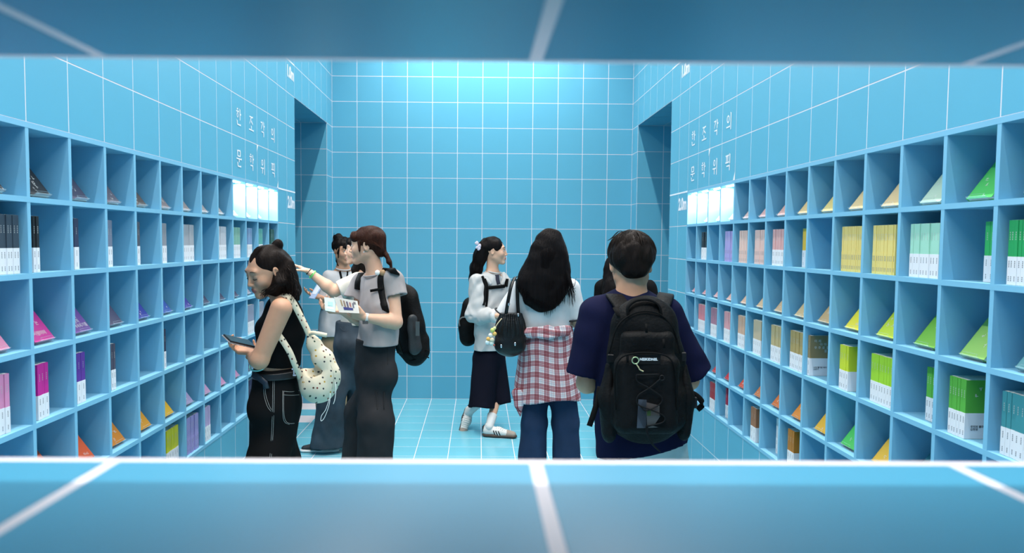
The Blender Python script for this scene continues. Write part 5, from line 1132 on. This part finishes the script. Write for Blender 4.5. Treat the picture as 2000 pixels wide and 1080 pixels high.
def bucket_bag():
    D = 4.32; K = lambda x,y,dd=0: at(x,y,D+dd); e = empty('handbag', K(998,688)); tag(e, 'black leather drawstring bucket bag on the shoulder of the woman with long hair', 'bag')
    ML = mat('leather_soft_black', (.006,.006,.0062), .33, bump=.15, bscale=120, spec=.3); lo, hi = bounds([K(960,600),K(1030,692)], .08); g = Sdf(lo, hi, .004)
    g.path([K(998,618),K(997,640),K(996,668)], [.062,.082,.088], .03, flat=(V(0,1,0),.8)); g.box(K(996,672), (.086,.065,.05), None, .04, .03)
    c = K(998,640); sl, (X,Y,Z) = g.sub(g.lo, g.lo+g.h*g.n); a = np.arctan2(Y-c[1], X-c[0]); w = np.clip((Z-(c[2]-.06))/.11,0,1); g.d[sl] += (.007*w*np.sin(a*15)).astype(np.float32)
    g.cut(K(998,611), (0,0,1)); g.build('body', ML, e)
    m = MB(); m.tube([c+V(.066*math.cos(q),.054*math.sin(q),.050) for q in np.linspace(0,6.283,24)], .004, 5); kid(m,'drawstring',ML,e)
    for pts in ([K(988,616,-.03),K(992,590,-.06),K(998,560,-.05),K(1005,543,.0),K(1010,540,.06)],[K(1013,616,.0),K(1011,590,.0),K(1010,560,.01),K(1010,545,.05)]):
        m = MB(); ribbon(m, bez(pts,6), .020, .004, (1,-.3,.2)); kid(m,'strap',ML,e)
    mm = mat('metal_silver', (.72,.72,.74), .25, metal=.9)
    for px,py in ((979,676),(1006,672),(994,594),(1012,615)):
        m = MB(); q = K(px,py,-.078 if py > 660 else -.06 if py < 600 else -.04); m.ell(q, (.006,.004,.011)); kid(m,'rivet',mm,e)
    k = empty('bag_charm', K(965,640,-.05)); tag(k, 'bunch of small flower and fruit charms hanging beside the black bucket bag', 'charm')
    m = MB(); m.tube(bez([K(980,622,-.05),K(972,632,-.06),K(966,642,-.06)],4), .003, 5); kid(m,'cord',mat('cord_gold',(.55,.46,.28),.5),k)
    for i,(x,y,c_,r) in enumerate([(962,645,(.55,.60,.15),.014),(966,652,(.75,.45,.12),.013),(958,655,(.72,.70,.62),.013),(954,662,(.80,.42,.10),.013),(961,664,(.70,.62,.45),.015),(952,669,(.62,.72,.72),.013),(960,671,(.55,.66,.60),.013),(966,641,(.72,.66,.30),.010),(965,674,(.45,.10,.08),.006)]):
        m = MB(); m.ell(K(x,y,-.06), (r,r*.7,r)); kid(m,'charm',mat('charm_'+str(i),c_,.5),k)
bucket_bag()

# ---------------------------------------------------------------- woman in black behind the man
def woman_black():
    D = 5.3; f = V(0,1,0); hc = at(1224,488,D); H = Head(hc, axes(V(0,1,-.1)), 1.0)
    nb = at(1222,535,D); shl = at(1180,563,D); shr = at(1264,563,D); ch = at(1222,610,D); pel = at(1222,690,D)
    el1 = at(1168,640,D+.02); el2 = at(1276,640,D+.02); w1 = at(1190,640,D+.24); w2 = at(1256,640,D+.24); base = V(pel[0],pel[1],0)
    lo, hi = bounds([hc,nb,shl,shr,el1,el2,w1,w2,pel], .12); g = Sdf(lo, hi, .006); head(g, H, nb, .046); core(g, nb, ch, pel, shl, shr, f, .095); arm(g, shl, el1, w1, W_ARM); arm(g, shr, el2, w2, W_ARM)
    hand(g, w1, V(.4,.9,.1), V(.3,0,.9), -1, (.5,.5,.5,.5)); hand(g, w2, V(-.4,.9,.1), V(-.3,0,.9), 1, (.5,.5,.5,.5))
    b = g.build('person', M_SKIN, None, head_color(H, SKIN['fair']), base); tag(b, 'woman with long black hair in a black top standing behind the man', 'person'); face_bits(H, b)
    M = hair_mat('hair_long_black', (.0062,.0046,.0048), .05); g = Sdf(*bounds([at(1150,450,D-.2),at(1290,640,D+.15)], .0), .005)
    E = lambda c, r, k=.015, mode='u': g.ell(H.p(*c), V(*r)*H.k, H.R, k, mode)
    E((0,-.020,.040),(.086,.102,.086)); E((0,.112,-.06),(.10,.075,.12),.012,'s'); g.path([at(1222,490,D-.02),at(1218,530,D-.06),at(1214,570,D-.09),at(1214,612,D-.10)], [.10,.135,.135,.10], .03, flat=(V(0,1,0),.42)); g.wrinkle(.004,90,(1,1,.1),8); g.build('hair', M, b)
    top('top', fabric('cotton_black',(.005,.005,.0055)), b, nb, shl, shr, ch, at(1222,690,D), f, .15, .15, [(shl, at(1172,618,D+.02), .06, .065, .03, .023), (shr, at(1272,618,D+.02), .06, .065, .03, .023)], .66, seed=3, h=.006)
    trousers('trousers', fabric('twill_charcoal',(.026,.0265,.029)), b, pel-V(0,0,.03), [V(pel[0]-.09,pel[1],.48),V(pel[0]+.09,pel[1],.48)], [V(pel[0]-.09,pel[1],.03),V(pel[0]+.09,pel[1],.03)], .13,.155,.10,.10, f, at(1222,670,D)[2], h=.008)
    for dx in (-.09,.09): shoe((pel[0]+dx,pel[1],0), f, WHITE_SHOE, b)
woman_black()

# ================================================================ books
def project(p):
    d = np.array(p)-CAM; z = d@CF; return PPX+FPX*(d@CR)/z, PPY-FPX*(d@CU)/z
def y_at(px, X, z):                                   # where along a side wall a pixel column meets height z
    y = -4.0
    for _ in range(6): y = on_x(px, project((X,y,z))[1], X)[1]
    return y
M_PAGE = mat('pages', (.78,.75,.68), .8); M_BAND = mat('paper_band', (.74,.74,.77), .6); M_INK = mat('ink', (.05,.05,.06), .7); M_PALE = mat('print_pale', (.80,.78,.74), .6)
M_ACR = mat('acrylic', (.55,.66,.70), .08, alpha=.22, spec=.4)
BH, BW = .188, .118
def bmat(c): return mat('cover_'+c, c, .5)
def scribble(n, w, h, seed, cell=.011):               # small pale letter-like strokes, too small to read
    rg = np.random.default_rng(seed); mb = MB()
    for i in range(n):
        x, y = rg.uniform(-w/2+cell, w/2-cell), rg.uniform(-h/2+cell, h/2-cell)
        for k in range(4):
            a = rg.uniform(-.45,.45)*cell; b = rg.uniform(-.45,.45)*cell; L = rg.uniform(.3,.5)*cell
            if k%2: mb.box((x+a-.0006,y+b-L,0),(x+a+.0006,y+b+L,.0003))
            else: mb.box((x+a-L,y+b-.0005,0),(x+a+L,y+b+.0005,.0003))
    return mb
ORD = ['first','second','third','fourth','fifth','sixth','seventh','eighth','ninth','tenth','eleventh','twelfth','thirteenth','fourteenth']
ROWN = ['top row','second row','third row','fourth row','fifth row','lowest row']
SHN = ['purple-book shelf','green-book shelf']
def where(side, row, col): return f'{ROWN[row-1]}, {ORD[col-1]} cubby from doorway, {SHN[side]}'
def frame(side): return (0,-1) if side == 0 else (3.0,1)
def rowz(row): return ZB+(6-row)*T+(BT if row == 6 else BT/2)+.0005
mesh_cache = {}
def stack(side, row, col, x0, x1, n, color, cname, sb=.012, cover=None, plain=False, hh=BH, seed=0):
    X0, s = frame(side); X = X0+s*sb; z = rowz(row); zc = z+hh/2
    ya, yb = y_at(x0, X, zc), y_at(x1, X, zc); ya, yb = min(ya,yb), max(ya,yb)
    lim0, lim1 = -(SH0+col)*T+BT/2+.002, -(SH0+col-1)*T-BT/2-.002; ya, yb = max(ya,lim0), min(yb,lim1)
    t = (yb-ya)/n*.985; rg = np.random.default_rng(row*100+col*7+side)
    cv = MB().box((0,-t/2+.0004,0),(BW,t/2-.0004,hh)).mesh('book'); cv.materials.append(bmat(color))
    pg = MB().box((.006,-t/2+.0022,.004),(BW-.003,t/2-.0022,hh+.0006)).mesh('pages'); pg.materials.append(M_PAGE)
    bh = hh*.44
    bd = MB().box((-.0006,-t/2,.0005),(BW*.9,t/2,bh)).mesh('paper_band'); bd.materials.append(bmat(color) if plain else M_BAND)
    mk = MB(); w = min(t*.35,.0035)
    for zz, k in ((bh*.62,4),(bh*.14,3)):
        for i in range(k): mk.box((-.0009,-w/2,zz+i*.0052),(-.0005,w/2,zz+i*.0052+.0034))
    mk = mk.mesh('spine_print'); mk.materials.append(mat('ink_soft',(.20,.20,.22),.7))
    tp = MB()
    for i in range(4): tp.box((-.0005,-w*.28,hh*.80-i*.0066),(-.0001,w*.28,hh*.80-i*.0066+.0042))
    tp = tp.mesh('spine_title'); tp.materials.append(mat('print_faint',(.50,.50,.48),.6))
    for i in range(n):
        o = obj('book', cv); o.location = (X+s*rg.uniform(0,.004), ya+(i+.5)*(yb-ya)/n, z)
        if side == 0: o.rotation_euler = (0,0,math.pi)
        if n > 1: lab = f'{cname} book, {ORD[n-1-i]} of stack from doorway side, {ROWN[row-1]}, {ORD[col-1]} cubby, {SHN[side]}'
        else: lab = f'single {cname} book spine out, {where(side,row,col)}'
        tag(o, lab, 'book', f'{cname} books spine out in one cubby' if n > 1 else None)
        for nm, me in (('pages',pg),('paper_band',bd),('spine_print',mk),('spine_title',tp)): obj(nm, me, None, o)
        if i == 0 and cover is not None:              # the cover that faces the viewer, nearest book of the stack
            sg = 1 if side else -1; Mx = Matrix.Rotation(math.pi/2,4,'X') if side else Matrix.Rotation(math.pi/2,4,'X')
            lines, band = cover; yy = -t/2-.0007
            def put(me, m_, x, zz):
                me.materials.append(m_); q = obj('cover_print', me, None, o)
                q.rotation_euler = (math.pi/2,0,0) if side else (math.pi/2,0,math.pi); q.location = (x, yy if side else -yy, zz)
            if isinstance(lines, str): put(text_mesh(lines,.0155,linesp=1.0,align='LEFT'), M_PALE, .018, hh*.74)
            else: put(scribble(lines,BW*.7,hh*.4,seed).mesh('cover_print'), M_PALE, BW*.5, hh*.72)
            if band: put(text_mesh(band,.0088,align='LEFT',bold=.0002), M_INK, .018, bh*.42)
LEAN = math.radians(53)
def display(side, row, col, color, cname, title=None, n=7, dy=0):
    X0, s = frame(side); z = rowz(row); yc = -(SH0+col-.5)*T+dy
    u = V(0,1,0) if side == 0 else V(0,-1,0); v = V(s*math.cos(LEAN),0,math.sin(LEAN)); nn = np.cross(u, v)   # u reading direction, v up the cover, nn out of the cover
    org = V(X0+s*.030, yc, z+.012)
    def MM(off=(0,0,0)): c = org+u*off[0]+v*off[1]+nn*off[2]; return Matrix(((u[0],v[0],nn[0],c[0]),(u[1],v[1],nn[1],c[1]),(u[2],v[2],nn[2],c[2]),(0,0,0,1)))
    key = ('disp',color)
    if key not in mesh_cache:
        a = MB().box((-BW/2,0,-.0015),(BW/2,BH,0)).box((-BW/2,0,-.0135),(BW/2,BH,-.012)).box((-BW/2,0,-.0135),(-BW/2+.0015,BH,0)).mesh('book'); a.materials.append(bmat(color)); mesh_cache[key] = a
    if 'dpage' not in mesh_cache:
        a = MB().box((-BW/2+.0015,.003,-.012),(BW/2-.003,BH-.003,-.0015)).mesh('pages'); a.materials.append(M_PAGE); mesh_cache['dpage'] = a
        b = MB()
        b.box((-.045,.010,-.0170),(.045,BH*.62,-.0145)); b.box((-.045,-.0035,-.0130),(.045,-.001,.012)); b.tube([(-.033,-.003,.0105),(-.033,.008,.0105),(.033,.008,.0105),(.033,-.003,.0105)], .0009, 4); b = b.mesh('stand_plate'); b.materials.append(M_ACR); mesh_cache['stand'] = b
    o = obj('book', mesh_cache[key]); o.matrix_world = MM()
    tag(o, f'{cname} book leaning on a clear stand, {where(side,row,col)}', 'book', 'books leaning on clear stands')
    obj('pages', mesh_cache['dpage'], None, o)
    if title: me = text_mesh(title,.0195,linesp=1.05,align='LEFT'); off = (-BW*.30,.012+.0118*(title.count(chr(10))+1),.0004)
    else: me = scribble(n,BW*.86,BH*.84,row*31+col*5+side).mesh('title_print'); off = (0,BH*.46,.0004)
    me.materials.append(M_PALE); q = obj('title_print', me, None, o); q.location = off
    st = empty('book_stand'); st.matrix_world = MM(); tag(st, f'clear acrylic stand under the {cname} book, {where(side,row,col)}', 'book stand', 'clear acrylic book stands')
    obj('plate', mesh_cache['stand'], None, st)
    ft = MB().box((-.04,-.006,-.02),(.04,-.003,-.017)); 
    # foot: level plate on the shelf
    f_ = MB().box((-.045,-.0,0),(.045,.085,.0025)).mesh('foot'); f_.materials.append(M_ACR); fo = obj('foot', f_, None, st)
    c = V(org[0]-s*.002, org[1], z)
    Wm = Matrix(((u[0],s,0,c[0]),(u[1],0,0,c[1]),(u[2],0,1,c[2]),(0,0,0,1))); fo.matrix_world = Wm
    fo.matrix_parent_inverse = Matrix(); fo.matrix_local = MM().inverted() @ Wm
L_, R_ = 0, 1
# leaning books, shelf of dark to purple books (row, cubby from the doorway, colour)
for r, c, col, nm, *t in [
    (1,13,'#332a28','dark brown'),(1,12,'#14191f','black'),(1,11,'#3a3d57','slate navy'),(1,10,'#5d5a68','mauve grey'),(1,9,'#5a4f4a','brown grey'),(1,8,'#8b7f80','warm grey'),(1,7,'#9d908c','beige grey'),(1,6,'#b3a8a6','pale grey'),(1,5,'#beb6b4','light grey'),(1,4,'#c9bcae','pale sand'),(1,3,'#cdb9b4','pale rose'),(1,2,'#c8c4c6','off-white'),
    (3,13,'#d987a8','pink'),(3,12,'#c52f8d','magenta','      편\n\n         는\n\n사람이야'),(3,11,'#6b4590','purple','순간이\n영원히\n계속되기를'),(3,10,'#484764','slate purple'),(3,9,'#2f3a9c','royal blue'),(3,8,'#3257ab','blue'),(3,7,'#403a9a','indigo'),(3,6,'#3f4360','slate'),(3,5,'#41415f','dark slate'),(3,4,'#4c4560','plum grey'),(3,3,'#a7a3b0','silver grey'),(3,2,'#9a97a8','grey'),
    (5,12,'#d4522a','red orange'),(5,11,'#d9592a','orange'),(5,10,'#cf8120','amber'),(5,9,'#dd9a1e','golden'),(5,8,'#e4b51e','yellow'),(5,7,'#a79cc4','lilac'),(5,6,'#c59ac0','mauve pink'),(5,5,'#cf93bb','orchid pink'),(5,4,'#c48ab4','dusty pink'),(5,3,'#4b3a5c','dark plum')]:
    display(L_, r, c, col, nm, *(t[:1]))
for r, c, col, nm, *t in [
    (1,2,'#ddd6d4','off-white'),(1,3,'#dcd3d6','pale white'),(1,4,'#b9b4d2','pale lavender'),(1,5,'#e0c0ba','pale pink'),(1,6,'#e3b3ae','pink'),(1,7,'#e2b0a4','peach pink'),(1,8,'#e2c386','straw'),(1,9,'#e3cd80','pale yellow'),(1,10,'#e0c690','sand yellow'),(1,11,'#ddc391','wheat'),(1,12,'#b4cdb8','pale mint'),(1,13,'#43b556','bright green'),(1,14,'#1f8a4a','deep green'),
    (3,1,'#e39aa2','rose'),(3,2,'#e6a0a6','rose pink'),(3,3,'#e8b0b0','soft pink'),(3,4,'#e9b9ae','peach'),(3,5,'#e8bd9f','apricot'),(3,6,'#dcbb92','tan'),(3,7,'#cdb089','light brown'),(3,8,'#c9b184','khaki'),(3,9,'#b59d70','olive tan'),(3,10,'#e0d832','lemon'),(3,11,'#b9d22c','lime yellow'),(3,12,'#6fb437','leaf green'),(3,13,'#8cc05c','light green'),(3,14,'#5d9aa0','teal'),
    (5,1,'#d87a86','coral pink'),(5,2,'#d44f5a','coral'),(5,3,'#d2413f','red'),(5,4,'#cf3038','crimson'),(5,5,'#d95030','vermilion'),(5,6,'#cd7a42','copper'),(5,7,'#d5732f','orange'),(5,8,'#dc8a2c','marigold'),(5,9,'#e0b030','golden'),(5,10,'#49c15a','green'),(5,11,'#e5b83c','yellow'),(5,12,'#2c7480','dark teal')]:
    display(R_, r, c, col, nm, *(t[:1]))
# spine-out stacks: row, cubby, left and right pixel column, count, colour, name
for a in [
    (2,13,-6,38,7,'#33404d','dark slate'),(2,12,66,77,2,'#15181c','black'),(2,11,146,155,1,'#2b3450','navy'),(2,10,211,221,2,'#6d7488','blue grey'),(2,9,268,274,1,'#4c4f5a','charcoal'),(2,8,318,327,2,'#8a8c94','grey'),(2,7,360,380,6,'#a3a5ab','silver grey'),(2,5,428,443,5,'#b9bbc2','pale grey'),(2,4,457,470,5,'#7fae9c','sage green'),(2,3,484,493,4,'#7d99bd','dusty blue'),(2,2,506,514,4,'#5ca59b','sea green'),(2,1,529,536,4,'#2f5a52','dark green'),
    (4,13,-8,20,3,'#d185ad','pink'),(4,12,74,97,3,'#bd1f8c','magenta'),(4,11,152,168,2,'#5a3292','purple'),(4,10,218,226,2,'#4a4a5c','slate'),(4,8,321,325,1,'#2a2f4a','dark navy'),(4,3,484,497,4,'#8f96ac','grey blue'),(4,2,506,516,4,'#9aa0b0','pale slate'),
    (6,8,326,350,5,'#c9c61e','lime yellow'),(6,6,400,411,3,'#b9a6cc','pale violet'),(6,3,486,497,4,'#2b2f52','midnight blue')]: stack(L_, *a)
stack(L_, 6, 7, 366, 388, 6, '#9b93c8', 'lavender', plain=True)
for a in [
    (2,10,1643,1681,12,'#dcc675','sand yellow'),(2,11,1703,1747,12,'#dfca78','pale yellow'),(2,6,1473,1492,9,'#dcb8b0','shell pink'),(2,5,1443,1460,8,'#dfbdb2','peach'),(2,4,1415,1430,7,'#a69bcf','lavender')]: stack(R_, *a, plain=True)
for a in [
    (2,2,1370,1379,2,'#20242a','black'),(2,7,1508,1530,8,'#d3a3a2','dusty pink'),(2,12,1776,1834,9,'#9fd3bd','mint'),(2,14,1966,2030,9,'#1f9a55','green'),
    (4,2,1363,1376,5,'#d0808a','rose'),(4,3,1388,1399,5,'#a5788c','mauve'),(4,4,1413,1425,4,'#d39aa0','pink'),(4,5,1440,1454,5,'#cba58e','tan pink'),(4,7,1505,1524,5,'#b7a67a','olive'),(4,8,1542,1567,7,'#a8935e','dark olive'),(4,11,1699,1742,8,'#9acb2a','lime green'),(4,14,1954,2030,8,'#3a8790','teal'),
    (6,3,1386,1396,3,'#a12c30','dark red')]: stack(R_, *a)
for a in [(2,8,1566,1576,2,'#e0b93a','golden'),(2,13,1921,1940,2,'#2fae5c','bright green'),(4,12,1808,1824,3,'#58ad3c','leaf green'),(6,4,1417,1422,2,'#b0304c','crimson'),(6,7,1515,1522,2,'#cfd0d4','white')]: stack(R_, *a, sb=.045)
stack(R_, 4, 6, 1470, 1486, 4, '#bfae92', 'beige', cover=(5,None), seed=3)
stack(R_, 4, 9, 1576, 1581, 1, '#8f7c56', 'olive brown', cover=('이 제\n      아 마\n우 주 로 조\n           를','나의 즐거운 육아 일기\n오한기'))
stack(R_, 4, 10, 1638, 1656, 4, '#c3d02c', 'yellow green', cover=(4,None), seed=5)
stack(R_, 4, 13, 1851, 1884, 6, '#55a83c', 'grass green', cover=(6,'우리의 클라이밍\n김현영'), seed=8)
stack(R_, 6, 6, 1466, 1476, 2, '#9a6848', 'brown', cover=(4,None), seed=9)
stack(R_, 6, 8, 1537, 1549, 3, '#b5721c', 'caramel brown', cover=(3,None), seed=10)
